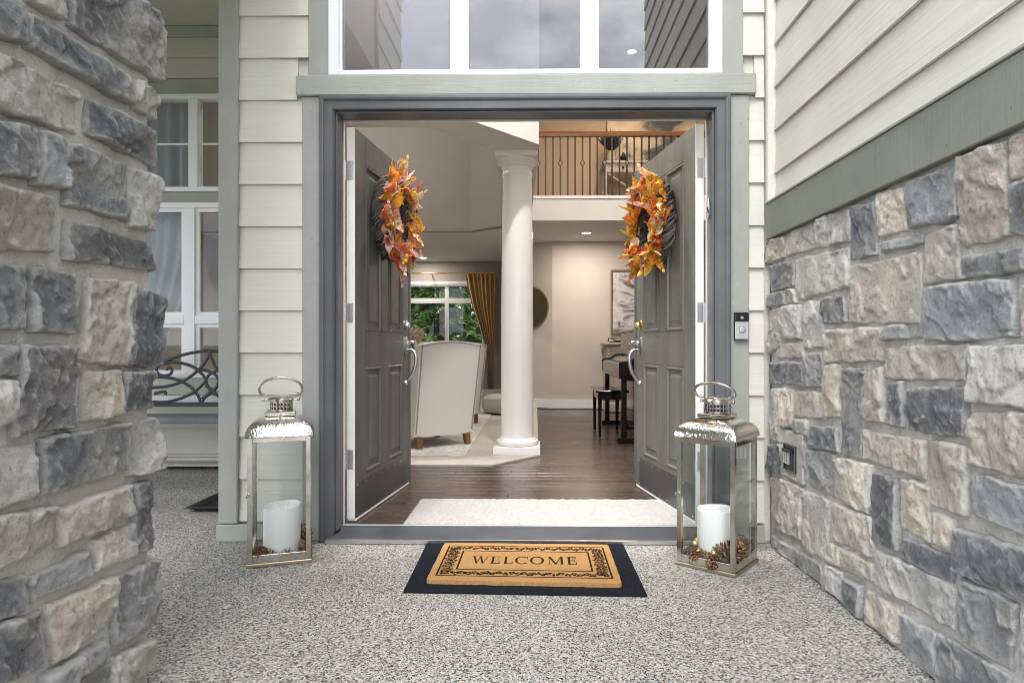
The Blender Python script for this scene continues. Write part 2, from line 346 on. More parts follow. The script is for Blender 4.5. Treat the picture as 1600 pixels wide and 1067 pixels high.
m = M('conifer_needles').set(rough=.6, spec=.3); m.col(m.ramp(m.noise(1.6, 5, .7), [(.3, (.03, .075, .022)), (.5, (.09, .20, .04)), (.72, (.22, .34, .08))])); MAT['needles'] = m.m
MAT['black_plastic'] = paint('black_plastic', (.012, .012, .014), .25, .1, 0)
MAT['silver_plastic'] = paint('satin_silver', (.60, .60, .61), .35, .04, .03, 90, .5)
MAT['blue'] = paint('blue_enamel', (.02, .03, .16), .3, .1, 0)
MAT['putty'] = paint('putty_block', (.46, .45, .41), .75, .06, .3, 40)
def emit(name, col, st):
    m = bpy.data.materials.new(name); m.use_nodes = True; n = m.node_tree.nodes; n.clear()
    o = n.new('ShaderNodeOutputMaterial'); e = n.new('ShaderNodeEmission'); e.inputs[0].default_value = tuple(col) + (1,); e.inputs[1].default_value = st
    m.node_tree.links.new(e.outputs[0], o.inputs[0]); return m
MAT['lamp'] = emit('lit_lamp', (1, .78, .48), 6)

m = M('bounce_slab_concrete').set(rough=.85); m.col(m.mix(m.noise(1.5, 6, .7), (.34, .335, .32), (.46, .455, .44))); m.bump(m.noise(80, 4), .4, .004); MAT['bounce_slab'] = m.m
# ------------------------------------------------------------------ setting: ground, porch floor, porch roof
YF = 3.12                                   # front of the entry trim
o = MB().add([(-900, -900, -.09), (900, -900, -.09), (900, 900, -.09), (-900, 900, -.09)], [(0, 1, 2, 3)]).build('ground', MAT['lawn']); struct(o)
o = box('bounce_slab', MAT['bounce_slab'], None, -9, 9, -26, -4.02, -.2, -.03); struct(o)  # unseen pale slab added behind the camera to bounce light onto the walls
o = box('porch_floor', MAT['aggregate'], None, -6, 1.135, -4, 5.03, -.12, 0); struct(o)
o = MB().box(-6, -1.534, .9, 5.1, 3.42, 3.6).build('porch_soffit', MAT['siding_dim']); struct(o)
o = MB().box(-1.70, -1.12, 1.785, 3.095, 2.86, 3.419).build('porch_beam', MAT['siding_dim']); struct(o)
o = MB().box(-6, -1.705, 1.0, 1.3, 2.86, 3.419).build('added_shade_beam', MAT['siding_dim']); struct(o)  # unseen beam added to deepen the shade in the porch recess

# ------------------------------------------------------------------ lap siding and trim
def siding(parent, mat, along, p0, p1, plane, zs, sign=-1, th=.012, tilt=.0155):
    """boards between successive heights zs; along 'x' or 'y'; sign = outward direction of the normal axis"""
    for z0, z1 in zip(zs[:-1], zs[1:]):
        a = plane + sign * tilt; pr = [(a, z0), (a - sign * th, z0), (plane - sign * th - sign * .006, z1 + .012), (plane - sign * .0, z1 + .012)]
        j = random.uniform(-.0008, .0008)
        if along == 'x': fn = lambda p, t: (t, p[0] + j, p[1])
        else: fn = lambda p, t: (p[0] + j, t, p[1])
        MB().prism(pr, fn, p0, p1).build('siding_board', mat, parent)
random.seed(4)
fw = thing('front_wall', (0, YF + .03, 0), 'pale sage lap-siding entry wall with grey-green trim around the double doorway', 'wall')
ZS = [.094 + .2035 * k for k in range(-0, 20)]
box('wall_panel', MAT['siding_x'], fw, -1.50, -1.03, 3.152, 3.262, 0, 4.74)
box('wall_panel', MAT['siding_x'], fw, .925, 1.135, 3.152, 3.262, 0, 4.74)
box('wall_panel', MAT['siding_x'], fw, -1.029, .924, 3.152, 3.262, 2.15, 2.238)
lowz = [z for z in ZS if z < 2.15]
siding(fw, MAT['siding_x'], 'x', -1.432, -1.1245, 3.139, lowz)
siding(fw, MAT['siding_x'], 'x', -1.432, -1.1495, 3.139, [ZS[10], ZS[11]])
siding(fw, MAT['siding_x'], 'x', -1.432, -1.0945, 3.139, ZS[11:])
siding(fw, MAT['siding_x'], 'x', 1.0255, 1.098, 3.139, lowz)
siding(fw, MAT['siding_x'], 'x', 1.0535, 1.098, 3.139, [ZS[10], ZS[11]])
siding(fw, MAT['siding_x'], 'x', .9965, 1.098, 3.139, ZS[11:])
def tb(x0, x1, z0, z1, y0=YF, y1=3.150, mat='trim', nm='trim_board', bev=.003):
    return box(nm, MAT[mat], fw, x0, x1, y0, y1, z0, z1, bev)
tb(-1.124, -1.0365, .002, 2.1415); tb(.9315, 1.025, .002, 2.1415)
tb(-1.149, 1.053, 2.142, 2.2385, 3.103, 3.150, 'trim_h', 'header_board', .004)
tb(-1.094, -.995, 2.239, 4.74); tb(.895, .996, 2.239, 4.74)
tb(-1.525, -1.4325, .085, 4.74, 3.106, 3.150, nm='corner_board', bev=.004)
tb(-1.532, -1.125, .001, .0815, 3.100, 3.150, 'trim_h', 'base_board', .003)
tb(1.026, 1.098, .001, .0815, 3.112, 3.150, 'trim_h', 'base_board', .003)
# side return of the entry block towards the recessed wall
box('wall_panel', MAT['siding_y'], fw, -1.518, -1.49, 3.1505, 5.03, 0, 4.74)
siding(fw, MAT['siding_y'], 'y', 3.151, 5.02, -1.5185, ZS)

# ------------------------------------------------------------------ transom window
tw = thing('transom_window', (-.05, 3.12, 2.239), 'wide white transom window with three panes reflecting cloudy sky above the doorway', 'window')
TZ0, TZ1 = 2.2395, 3.55
def vb(nm, x0, x1, z0, z1, y0=3.108, y1=3.20): return box(nm, MAT['vinyl'], tw, x0, x1, y0, y1, z0, z1, .003)
vb('frame', -.9945, -.945, TZ0, TZ1); vb('frame', .846, .8945, TZ0, TZ1); vb('frame', -.9445, .8455, TZ0, TZ0 + .026); vb('frame', -.9445, .8455, TZ1 - .04, TZ1)
for a, b in ((-.3965, -.332), (.2275, .295)): vb('mullion', a, b, TZ0 + .0265, TZ1 - .0405, 3.118)
for k, (a, b) in enumerate(((-.945, -.3965), (-.332, .2275), (.295, .846))):
    box('pane', MAT['transom_glass'], tw, a - .005, b + .005, 3.150, 3.154, TZ0 + .02, TZ1 - .03)
    sash = MB()
    for x0, x1, z0, z1 in ((a + .0005, a + .012, TZ0 + .0265, TZ1 - .0405), (b - .012, b - .0005, TZ0 + .0265, TZ1 - .0405)): sash.box(x0, x1, 3.128, 3.149, z0, z1)
    sash.build('sash', MAT['vinyl'], tw)
o = box('wall_panel', MAT['siding_x'], fw, -1.029, .924, 3.152, 3.262, TZ1 + .001, 4.74)

# ------------------------------------------------------------------ door frame
DX0, DX1, DZ = -.967, .862, 2.076
df = thing('door_frame', (-.05, 3.12, 0), 'dark slate-grey moulded frame and sill around the open double doors', 'door frame')
prof = [(0, 3.150), (0, 3.112), (.003, 3.109), (.036, 3.107), (.040, 3.104), (.043, 3.098), (.050, 3.095), (.060, 3.095), (.065, 3.098), (.066, 3.150)]   # offset outwards, depth
IN0, IN1, INZ = DX0 - .004, DX1 + .004, DZ + .0005
def mould(kind):
    b = MB(); n = len(prof)
    if kind == 'l': A = [(IN0 - o_, y, .003) for o_, y in prof]; B = [(IN0 - o_, y, INZ + o_) for o_, y in prof]
    if kind == 'r': A = [(IN1 + o_, y, .003) for o_, y in prof]; B = [(IN1 + o_, y, INZ + o_) for o_, y in prof]
    if kind == 't': A = [(IN0 - o_, y, INZ + o_) for o_, y in prof]; B = [(IN1 + o_, y, INZ + o_) for o_, y in prof]
    b.add(A + B, [tuple(range(n)), tuple(range(2 * n - 1, n - 1, -1))] + [(i, (i + 1) % n, n + (i + 1) % n, n + i) for i in range(n)])
    return b.build('moulding', MAT['slate'], df)
for k in 'lrt': mould(k)
box('jamb', MAT['slate'], df, DX0 - .03, DX0, 3.119, 3.262, .046, DZ + .03, .002)
box('jamb', MAT['slate'], df, DX1, DX1 + .03, 3.119, 3.262, .046, DZ + .03, .002)
box('head_jamb', MAT['slate'], df, DX0 + .0005, DX1 - .0005, 3.119, 3.262, DZ, DZ + .03, .002)
box('stop', MAT['slate'], df, DX0 + .0002, DX0 + .012, 3.133, 3.205, .047, DZ - .001, .002)
box('stop', MAT['slate'], df, DX1 - .012, DX1 - .0002, 3.133, 3.205, .047, DZ - .001, .002)
box('stop', MAT['slate'], df, DX0 + .0125, DX1 - .0125, 3.133, 3.205, DZ - .012, DZ - .0005, .002)
box('inner_edge', MAT['white'], df, DX0 - .012, DX0 + .006, 3.2625, 3.272, .046, DZ + .01)
box('inner_edge', MAT['white'], df, DX1 - .006, DX1 + .012, 3.2625, 3.272, .046, DZ + .01)
box('inner_edge', MAT['white'], df, DX0 + .0065, DX1 - .0065, 3.2625, 3.272, DZ - .008, DZ + .01)
MB().prism([(3.082, .0015), (3.262, .0015), (3.262, .042), (3.225, .042), (3.090, .024), (3.082, .020)], lambda p, t: (t, p[0], p[1]), DX0 - .03, DX1 + .03).build('sill', MAT['sill'], df)
MB().prism([(3.074, .002), (3.0815, .002), (3.0815, .021), (3.074, .019)], lambda p, t: (t, p[0], p[1]), DX0 - .03, DX1 + .03).build('sill_edge', MAT['nickel'], df)
box('sill_strip', MAT['zinc'], df, DX0 + .002, DX1 - .002, 3.232, 3.250, .0425, .0475, .001)

# ------------------------------------------------------------------ stones
TONES = {'T': (.69, .615, .525), 'L': (.69, .668, .62), 'D': (.19, .20, .22), 'G': (.375, .386, .406), 'M': (.48, .43, .375)}
def stone(parent, quad, fn, tone, seed, D=.03, skirt=.014, res=.009, rough=1.0, grow=.004):
    rnd = random.Random(seed)
    P = [Vector(p) for p in quad]                     # TL TR BR BL in (s, z)
    c0 = (P[0] + P[1] + P[2] + P[3]) / 4
    P = [p + Vector((math.copysign(grow, p.x - c0.x), math.copysign(grow, p.y - c0.y))) for p in P]
    wd = ((P[1] - P[0]).length + (P[2] - P[3]).length) / 2; ht = ((P[3] - P[0]).length + (P[2] - P[1]).length) / 2
    nx = max(10, min(64, int(wd / res))); ny = max(10, min(64, int(ht / res)))
    off = Vector((rnd.uniform(-50, 50), rnd.uniform(-50, 50), rnd.uniform(-50, 50)))
    planes = []
    for k in range(6):
        an = rnd.uniform(0, 6.283); g = rnd.uniform(.04, .22) * rough
        planes.append((math.cos(an) * g, math.sin(an) * g, rnd.uniform(.0, .010), rnd.uniform(-.5, .5) * wd, rnd.uniform(-.5, .5) * ht))
    kk = rnd.uniform(.03, .14); vs = []; rims = []
    ctr = (P[0] + P[1] + P[2] + P[3]) / 4
    for j in range(ny + 1):
        for i in range(nx + 1):
            ta = 2 * i / nx - 1; tb_ = 2 * j / ny - 1
            a = math.copysign(1 - (1 - abs(ta)) ** 1.25, ta); b = math.copysign(1 - (1 - abs(tb_)) ** 1.25, tb_)
            x = a * math.sqrt(1 - kk * b * b / 2); y = b * math.sqrt(1 - kk * a * a / 2)
            fx = (x + 1) / 2; fy = (y + 1) / 2
            p = (P[0] * (1 - fx) + P[1] * fx) * (1 - fy) + (P[3] * (1 - fx) + P[2] * fx) * fy
            q = Vector((p.x, p.y, 0)) * 1.0 + off
            ed = max(abs(a), abs(b)) ** 4
            p = p + Vector((noise.noise(q * 14), noise.noise(q * 14 + Vector((9, 9, 9))))) * .0075 * ed + Vector((noise.noise(q * 45), noise.noise(q * 45 + Vector((5, 1, 9))))) * .0028 * ed
            d = min((1 - abs(a)) * wd / 2, (1 - abs(b)) * ht / 2) + .004 * noise.noise(q * 30)
            t = max(0, min(1, d / .009)); prf = 1 - (1 - t) ** 2.4
            lx, ly = p.x - ctr.x, p.y - ctr.y
            fac = min(h0 - (gx * (lx - ax) + gy * (ly - ay)) for gx, gy, h0, ax, ay in planes)
            fac = max(-.011, min(.012, fac))
            lg = noise.noise(q * 7.5) + .25 * noise.noise(q * 24); ledge = .0036 * max(-1, min(1, lg / .022)); lg2 = noise.noise(q * 10 + Vector((7, 3, 1))) + .3 * noise.noise(q * 31); ledge += .0028 * max(-1, min(1, lg2 / .022))
            rims.append(math.exp(-max(0, d) / .011))
            h = D + fac * .75 + rough * (.0065 * noise.fractal(q * 9, 1, 2.1, 4) + .0022 * noise.ridged_multi_fractal(q * 16, .9, 2.1, 4, 1, 2) - .002 + ledge + .003 * noise.fractal(q * 55, 1, 2, 3))
            h = max(h, .009)
            z = -skirt + (h + skirt) * prf
            if i in (0, nx) or j in (0, ny): z = -skirt
            vs.append(fn(p.x, p.y, z))
    n1 = nx + 1
    fs = [(j * n1 + i, j * n1 + i + 1, (j + 1) * n1 + i + 1, (j + 1) * n1 + i) for j in range(ny) for i in range(nx)]
    me = bpy.data.meshes.new('stone'); me.from_pydata(vs, [], fs)
    v0, v1, v2 = Vector(vs[0]), Vector(vs[nx]), Vector(vs[ny * n1])
    out = Vector(fn(0, 0, 1)) - Vector(fn(0, 0, 0))
    if (v1 - v0).cross(v2 - v0).dot(out) < 0: me.flip_normals()
    me.polygons.foreach_set('use_smooth', [True] * len(fs)); me.materials.append(MAT['stone'])
    me.attributes.new('rim', 'FLOAT', 'POINT').data.foreach_set('value', rims)
    o = put('stone', me, parent)
    tv = TONES[tone]; j = rnd.uniform(.84, 1.16); wv = rnd.uniform(-.03, .03)
    o['tone'] = (tv[0] * j * (1 + wv), tv[1] * j, tv[2] * j * (1 - wv))
    return o
def ashlar(rnd, s0, s1, z0, z1, rowh=(.10, .19)):
    """rough coursed layout for stretches of wall beside the camera"""
    out = []; z = z0
    while z < z1 - .05:
        h = rnd.uniform(*rowh); h = h if z1 - z - h > .08 else z1 - z
        s = s0
        while s < s1 - .04:
            wd = rnd.uniform(.11, .30); wd = wd if s1 - s - wd > .09 else s1 - s
            if h > .16 and rnd.random() < .35:
                k = rnd.uniform(.4, .6) * h
                out += [(s, s + wd, z, z + k), (s, s + wd, z + k, z + h)]
            else: out.append((s, s + wd, z, z + h))
            s += wd
        z += h
    g = .009
    return [[(a + g, d - g), (b - g, d - g), (b - g, c_ + g), (a + g, c_ + g)] for a, b, c_, d in out]

XS = 1.11
UP, LO = (1160, 100), (1160, 567)
K = .4686
RIGHT = [
 (UP,'T',(72,592),(133,575),(137,642),(75,668)), (UP,'L',(138,570),(236,525),(243,612),(142,640)), (UP,'L',(238,520),(276,507),(281,600),(246,614)),
 (UP,'L',(280,500),(350,482),(350,592),(285,602)), (UP,'D',(354,472),(437,460),(442,635),(348,655)), (UP,'T',(442,427),(530,412),(536,555),(445,577)),
 (UP,'G',(538,394),(703,335),(712,508),(540,552)), (UP,'M',(712,312),(868,260),(878,570),(722,615)), (UP,'T',(880,252),(985,192),(985,350),(885,385)),
 (UP,'D',(82,674),(160,657),(163,740),(90,758)), (UP,'L',(166,652),(345,612),(345,740),(172,787)), (UP,'G',(80,770),(134,754),(136,800),(80,810)),
 (UP,'L',(139,754),(165,750),(172,793),(139,800)), (UP,'G',(457,594),(585,572),(585,597),(457,627)), (UP,'T',(593,570),(700,537),(712,715),(590,730)),
 (UP,'D',(887,402),(985,372),(985,562),(890,569)), (UP,'D',(722,640),(932,606),(936,685),(715,718)), (UP,'T',(350,674),(580,632),(586,865),(345,862)),
 (UP,'D',(261,785),(325,770),(340,860),(260,865)), (UP,'T',(82,820),(121,815),(121,935),(85,968)), (UP,'L',(125,811),(189,802),(191,915),(125,920)),
 (UP,'L',(194,795),(257,787),(257,945),(195,945)), (UP,'G',(592,742),(890,717),(900,915),(590,922)), (UP,'T',(920,740),(985,716),(985,918),(925,908)),
 (UP,'T',(108,937),(194,926),(200,978),(108,980)), (UP,'T',(266,889),(462,881),(460,990),(266,995)), (UP,'G',(461,876),(585,862),(585,908),(461,922)),
 (UP,'T',(469,946),(745,936),(738,1052),(466,1050)), (LO,'L',(755,-50),(985,-60),(985,150),(743,130)), (LO,'D',(83,1),(197,-2),(198,77),(85,65)),
 (LO,'G',(202,-30),(257,-35),(259,82),(204,78)), (LO,'T',(262,9),(316,6),(314,182),(266,180)), (LO,'D',(322,16),(398,17),(385,318),(318,300)),
 (LO,'T',(407,40),(455,6),(462,200),(398,195)), (LO,'D',(470,66),(527,62),(528,213),(471,205)), (LO,'D',(540,86),(730,76),(735,250),(537,222)),
 (LO,'T',(745,167),(985,167),(985,400),(745,340)), (LO,'L',(85,91),(117,86),(127,268),(86,255)), (LO,'T',(121,86),(159,89),(159,216),(121,211)),
 (LO,'T',(163,96),(262,96),(267,187),(163,178)), (LO,'L',(166,185),(211,192),(209,242),(166,231)), (LO,'D',(214,206),(305,216),(315,297),(213,271)),
 (LO,'D',(75,273),(127,269),(129,369),(76,352)), (LO,'L',(198,268),(212,272),(206,395),(194,391)), (LO,'G',(216,286),(302,304),(302,446),(214,405)), (LO,'T',(311,316),(423,346),(412,500),(306,450)),
 (LO,'T',(396,226),(600,262),(598,385),(390,318)), (LO,'T',(610,257),(738,277),(734,515),(612,470)), (LO,'G',(752,366),(985,422),(985,602),(751,500)),
 (LO,'D',(414,361),(503,386),(510,624),(418,590)), (LO,'T',(516,386),(609,410),(611,597),(513,545)), (LO,'T',(623,501),(692,521),(690,627),(626,600)),
 (LO,'L',(86,379),(192,414),(189,588),(95,550)), (LO,'L',(197,426),(279,456),(272,661),(194,620)), (LO,'T',(296,466),(419,513),(429,649),(296,590)),
 (LO,'D',(526,586),(689,641),(685,741),(517,648)), (LO,'D',(706,551),(985,642),(985,830),(701,690)), (LO,'D',(86,576),(250,666),(254,741),(91,610)),
 (LO,'T',(276,601),(316,612),(318,678),(274,659)), (LO,'T',(322,619),(424,669),(427,731),(322,681)), (LO,'L',(276,671),(329,701),(331,804),(276,758)),
 (LO,'D',(336,716),(389,741),(385,850),(336,816)), (LO,'L',(436,621),(708,752),(701,892),(431,735)), (LO,'T',(403,756),(519,811),(505,935),(401,865)),
 (LO,'G',(716,716),(894,801),(881,1032),(726,925)), (LO,'G',(521,839),(638,896),(632,1058),(516,952)), (LO,'D',(644,902),(880,1045),(860,1260),(640,1068)),
 (LO,'T',(918,842),(985,872),(985,1070),(916,1002)), (LO,'L',(895,1075),(985,1130),(985,1330),(890,1250)),
]
sw = thing('side_wall', (1.14, 2.0, 0), 'right-hand wall with cream siding above a grey-green band and mixed fieldstone veneer', 'wall')
box('wall_core', MAT['mortar'], sw, 1.16, 1.40, -.45, 3.14, 0, 4.74)
def relief_panel(name, parent, fn, s0, s1, z0, z1, res=.016, amp=.008):
    nx, nz_ = int((s1 - s0) / res), int((z1 - z0) / res); vs = []
    for j in range(nz_ + 1):
        for i in range(nx + 1):
            s_, z_ = s0 + (s1 - s0) * i / nx, z0 + (z1 - z0) * j / nz_
            vs.append(fn(s_, z_, amp * noise.fractal(Vector((s_, z_, 3)) * 11, 1, 2, 3)))
    n1 = nx + 1
    b = MB().add(vs, [(j * n1 + i, j * n1 + i + 1, (j + 1) * n1 + i + 1, (j + 1) * n1 + i) for j in range(nz_) for i in range(nx)])
    return b.build(name, MAT['mortar'], parent, smooth=True)
fr = lambda s_, z_, h: (1.130 - h, s_, z_)
relief_panel('mortar', sw, fr, -.45, 3.117, .0, 1.47)
for k, (org, tn, *q) in enumerate(RIGHT):
    quad = []
    for x, y in q:
        p = at(org[0] + K * x, org[1] + K * y, X=XS); quad.append((p.y, max(.004, p.z)))
    stone(sw, quad, fr, tn, 100 + k, D=.018 + .006 * random.random(), rough=.9, res=.0055, grow=.0065)
rn = random.Random(8)
for k, q in enumerate(ashlar(rn, .55, 1.425, .01, 1.435)):
    stone(sw, q, fr, rn.choice('TTLLDDGM'), 300 + k, D=.026, res=.018, rough=.8)
box('band_board', MAT['band'], sw, 1.100, 1.150, -.45, 3.1165, 1.4465, 1.612, .003)
box('band_cap', MAT['trim_h'], sw, 1.094, 1.139, -.45, 3.1165, 1.6125, 1.622, .002)
ZR = [1.622, 1.7545] + [1.7545 + .2035 * k for k in range(1, 15)]
siding(sw, MAT['siding_y'], 'y', -.45, 3.0855, 1.145, ZR)
box('corner_trim', MAT['siding_y'], sw, 1.1, 1.159, 3.086, 3.1165, 1.6225, 4.74, .002)

# ------------------------------------------------------------------ left stone pillar
XPIL = -1.06; KP = .2624
P4, P5, P6, P7 = (0, 0), (0, 260), (0, 520), (0, 787)
PIL = [
 (P4,'L',(175,-190),(410,-30),(405,125),(190,5),0), (P4,'D',(470,-230),(985,60),(992,505),(440,155),1), (P4,'D',(0,-110),(130,5),(160,235),(0,192),0),
 (P4,'D',(205,75),(800,470),(798,622),(190,285),0), (P4,'L',(828,462),(965,575),(958,718),(812,650),1), (P4,'L',(0,215),(470,545),(490,795),(0,600),0),
 (P4,'D',(560,588),(940,785),(958,1005),(532,790),1), (P4,'D',(0,665),(208,755),(206,1052),(0,1035),0), (P4,'G',(272,783),(388,830),(415,1128),(225,1092),0),
 (P4,'D',(425,845),(782,978),(780,1315),(420,1215),0), (P4,'L',(802,985),(948,1058),(962,1378),(783,1352),1),
 (P5,'M',(0,60),(330,185),(345,515),(0,470),0), (P5,'D',(420,308),(900,440),(958,625),(415,562),1), (P5,'D',(0,540),(165,590),(166,975),(0,970),0),
 (P5,'D',(228,600),(465,645),(470,997),(216,988),0), (P5,'T',(548,668),(806,690),(772,1182),(508,1155),0), (P5,'D',(822,718),(990,768),(978,1195),(788,1192),1),
 (P6,'G',(0,60),(138,78),(128,255),(0,250),0), (P6,'D',(140,60),(462,96),(468,560),(105,610),0), (P6,'L',(0,268),(124,290),(100,520),(0,620),0),
 (P6,'T',(522,225),(735,222),(742,482),(522,522),0), (P6,'D',(752,235),(918,222),(922,452),(758,472),1), (P6,'D',(275,640),(772,535),(770,812),(290,968),0),
 (P6,'L',(786,530),(962,498),(970,812),(786,852),1), (P6,'L',(0,690),(222,678),(242,960),(0,1130),0), (P6,'T',(372,1050),(806,905),(806,1072),(378,1278),0),
 (P6,'D',(818,890),(928,868),(938,1282),(822,1312),1),
 (P7,'L',(0,110),(355,18),(300,262),(0,468),0), (P7,'G',(228,430),(545,280),(556,432),(245,572),0), (P7,'L',(586,215),(822,113),(826,312),(588,402),0),
 (P7,'D',(0,500),(180,438),(186,640),(0,742),0), (P7,'T',(318,605),(692,438),(692,682),(345,965),0), (P7,'G',(712,440),(968,320),(970,692),(698,868),1),
 (P7,'D',(0,790),(276,655),(282,982),(0,1135),0), (P7,'G',(288,1032),(662,795),(660,935),(300,1170),0), (P7,'L',(690,905),(948,800),(948,985),(690,1140),1),
 (P7,'D',(400,1135),(678,945),(676,1060),(400,1230),0),
]
sp = thing('stone_pillar', (-1.4, 1.38, 0), 'tall pillar of grey and tan fieldstone filling the left edge', 'pillar')
fl = lambda s_, z_, h: (-1.083 + h, s_, z_)
YB = 1.80
box('pillar_core', MAT['mortar'], sp, -1.72, -1.096, .97, YB - .008, 0, 2.78)
relief_panel('mortar', sp, fl, .96, YB, 0, 2.78, .025, .005)
ztop = []
for k, (org, tn, *q) in enumerate(PIL):
    corner = q[-1]; quad = []
    for x, y in q[:-1]:
        u = org[0] + KP * x; u = -48 if u < 2 else u
        p = at(u, org[1] + KP * y, X=XPIL); quad.append((p.y, max(.004, p.z)))
    stone(sp, quad, fl, tn, 500 + k, D=.023 + .008 * random.random(), skirt=.12 if corner else .016, res=.005, rough=1.15, grow=.0065)
for k, q in enumerate(ashlar(rn, .95, 1.205, .01, 2.75)): stone(sp, q, fl, rn.choice('DDGLTM'), 600 + k, D=.028, res=.018)
for k, q in enumerate(ashlar(rn, 1.215, 1.83, 2.02, 2.75)): stone(sp, q, fl, rn.choice('DDGLTM'), 640 + k, D=.028, res=.018)
ff = lambda s_, z_, h: (s_, .965 - h, z_)
for k, q in enumerate(ashlar(rn, -1.74, -1.06, .01, 2.75)): stone(sp, q, ff, rn.choice('DDGLTM'), 700 + k, D=.028, res=.02)
box('pillar_cap', MAT['trim_h'], sp, -1.78, -1.02, .90, 1.86, 2.781, 2.84, .006)
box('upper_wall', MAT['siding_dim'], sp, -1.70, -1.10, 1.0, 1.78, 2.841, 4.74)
siding(sp, MAT['siding_y'], 'y', 1.0, 1.78, -1.099, [2.845 + .2035 * k for k in range(10)], sign=1)

# ------------------------------------------------------------------ recessed porch wall with window
YR = 5.05
rw = thing('recessed_wall', (-3, YR, 0), 'shaded tan porch wall set back behind the stone pillar', 'wall')
WX0, WX1, WZ0, WZ1 = -3.45, -1.88, .688, 2.90
for a in ((-6, WX0, 0, 3.42), (WX1, -1.519, 0, 3.42), (WX0, WX1, 0, WZ0), (WX0, WX1, WZ1, 3.42)):
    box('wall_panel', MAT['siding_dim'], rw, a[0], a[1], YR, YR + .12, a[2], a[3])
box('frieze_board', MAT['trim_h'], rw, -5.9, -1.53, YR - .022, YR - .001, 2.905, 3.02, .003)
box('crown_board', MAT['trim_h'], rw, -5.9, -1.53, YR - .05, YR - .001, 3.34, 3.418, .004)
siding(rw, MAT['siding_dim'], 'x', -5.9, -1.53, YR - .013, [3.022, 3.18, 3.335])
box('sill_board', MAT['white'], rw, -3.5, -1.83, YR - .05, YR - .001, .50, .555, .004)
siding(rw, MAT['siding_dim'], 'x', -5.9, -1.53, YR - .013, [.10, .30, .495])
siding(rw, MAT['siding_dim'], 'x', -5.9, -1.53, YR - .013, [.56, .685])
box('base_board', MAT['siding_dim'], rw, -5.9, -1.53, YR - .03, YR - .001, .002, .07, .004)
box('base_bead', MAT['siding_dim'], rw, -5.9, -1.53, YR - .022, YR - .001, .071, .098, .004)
pw = thing('porch_window', (-2.66, YR, WZ0), 'tall white-framed porch window with divided panes behind the iron bench', 'window')
def pb(nm, x0, x1, z0, z1, y0=YR - .03, y1=YR + .06, mat='vinyl'): return box(nm, MAT[mat], pw, x0, x1, y0, y1, z0, z1, .003)
pb('frame', WX0, WX0 + .05, WZ0, WZ1); pb('frame', WX1 - .05, WX1, WZ0, WZ1)
for z0, z1 in ((2.86, 2.90), (2.139, 2.176), (2.012, 2.054), (WZ0, WZ0 + .032)): pb('frame', WX0 + .0505, WX1 - .0505, z0, z1)
pb('spandrel', WX0 + .0505, WX1 - .0505, 2.0545, 2.1385, YR - .02, YR + .06, 'trim_h')
pb('mullion', -2.70, -2.627, 2.1765, 2.8595); pb('mullion', -2.735, -2.65, WZ0 + .0325, 2.0115)
pb('rail', WX0 + .0505, -2.7355, 1.108, 1.174); pb('rail', -2.6495, WX1 - .0505, 1.108, 1.174)
for x0, x1 in ((WX0 + .0505, -2.7005), (-2.6265, WX1 - .0505)):
    pb('muntin', x0, x1, 2.508, 2.524, YR - .005, YR + .01)
    pb('pane', x0 - .01, x1 + .01, 2.17, 2.865, YR + .02, YR + .024, 'window_glass')
for x0, x1 in ((WX0 + .0505, -2.7355), (-2.6495, WX1 - .0505)):
    pb('pane', x0 - .01, x1 + .01, 1.17, 2.016, YR + .02, YR + .024, 'window_glass')
    pb('pane', x0 - .01, x1 + .01, WZ0 + .03, 1.11, YR + .02, YR + .024, 'window_glass')
    for z0, z1 in ((1.1745, 2.0115), (WZ0 + .0325, 1.1075)):
        s_ = MB(); s_.box(x0, x0 + .028, YR - .008, YR + .015, z0, z1); s_.box(x1 - .028, x1, YR - .008, YR + .015, z0, z1)
        s_.box(x0 + .0285, x1 - .0285, YR - .008, YR + .015, z0, z0 + .028); s_.box(x0 + .0285, x1 - .0285, YR - .008, YR + .015, z1 - .028, z1); s_.build('sash', MAT['vinyl'], pw)
def drape(name, mat, left, right, zs, y, folds, depth, parent=None, n=120, th=.006, ph=0):
    """a hanging cloth: left/right edges given per height, folded in depth"""
    b = MB(); rows = len(zs); vs = []
    for side in (0, 1):
        for j, z in enumerate(zs):
            for i in range(n + 1):
                t = i / n; x = left[j] * (1 - t) + right[j] * t
                f = math.sin(t * folds * 2 * math.pi + ph + .5 * math.sin(t * 9 + z)) + .35 * math.sin(t * folds * 4.7 + z * .8)
                wdt = abs(right[j] - left[j])
                vs.append((x, y + depth * f * (.75 + .25 * math.sin(z * 1.3 + t * 5)) + side * th, z + (.006 * math.sin(t * 31) if j == rows - 1 else 0)))
    N = (n + 1) * rows
    for s_ in (0, 1):
        for j in range(rows - 1):
            for i in range(n):
                a = s_ * N + j * (n + 1) + i; b.f.append((a, a + 1, a + n + 2, a + n + 1))
    b.v = vs
    for j in range(rows - 1):
        for i in (0, n):
            a = j * (n + 1) + i; b.f.append((a, a + n + 1, a + n + 1 + N, a + N))
    return b.build(name, mat, parent, smooth=True)
zs = [3.0, 2.5, 2.2, 2.0, 1.8, 1.6, 1.4, 1.2, 1.0, .85, .72]
o = drape('curtain', MAT['bluecurtain'], [-3.4] * 11, [-2.71, -2.72, -2.72, -2.70, -2.72, -2.76, -2.83, -2.91, -2.99, -3.05, -3.08], zs, YR + .22, 6, .045)
tag(o, 'pale blue-grey curtain drawn aside behind the porch window panes', 'curtain')
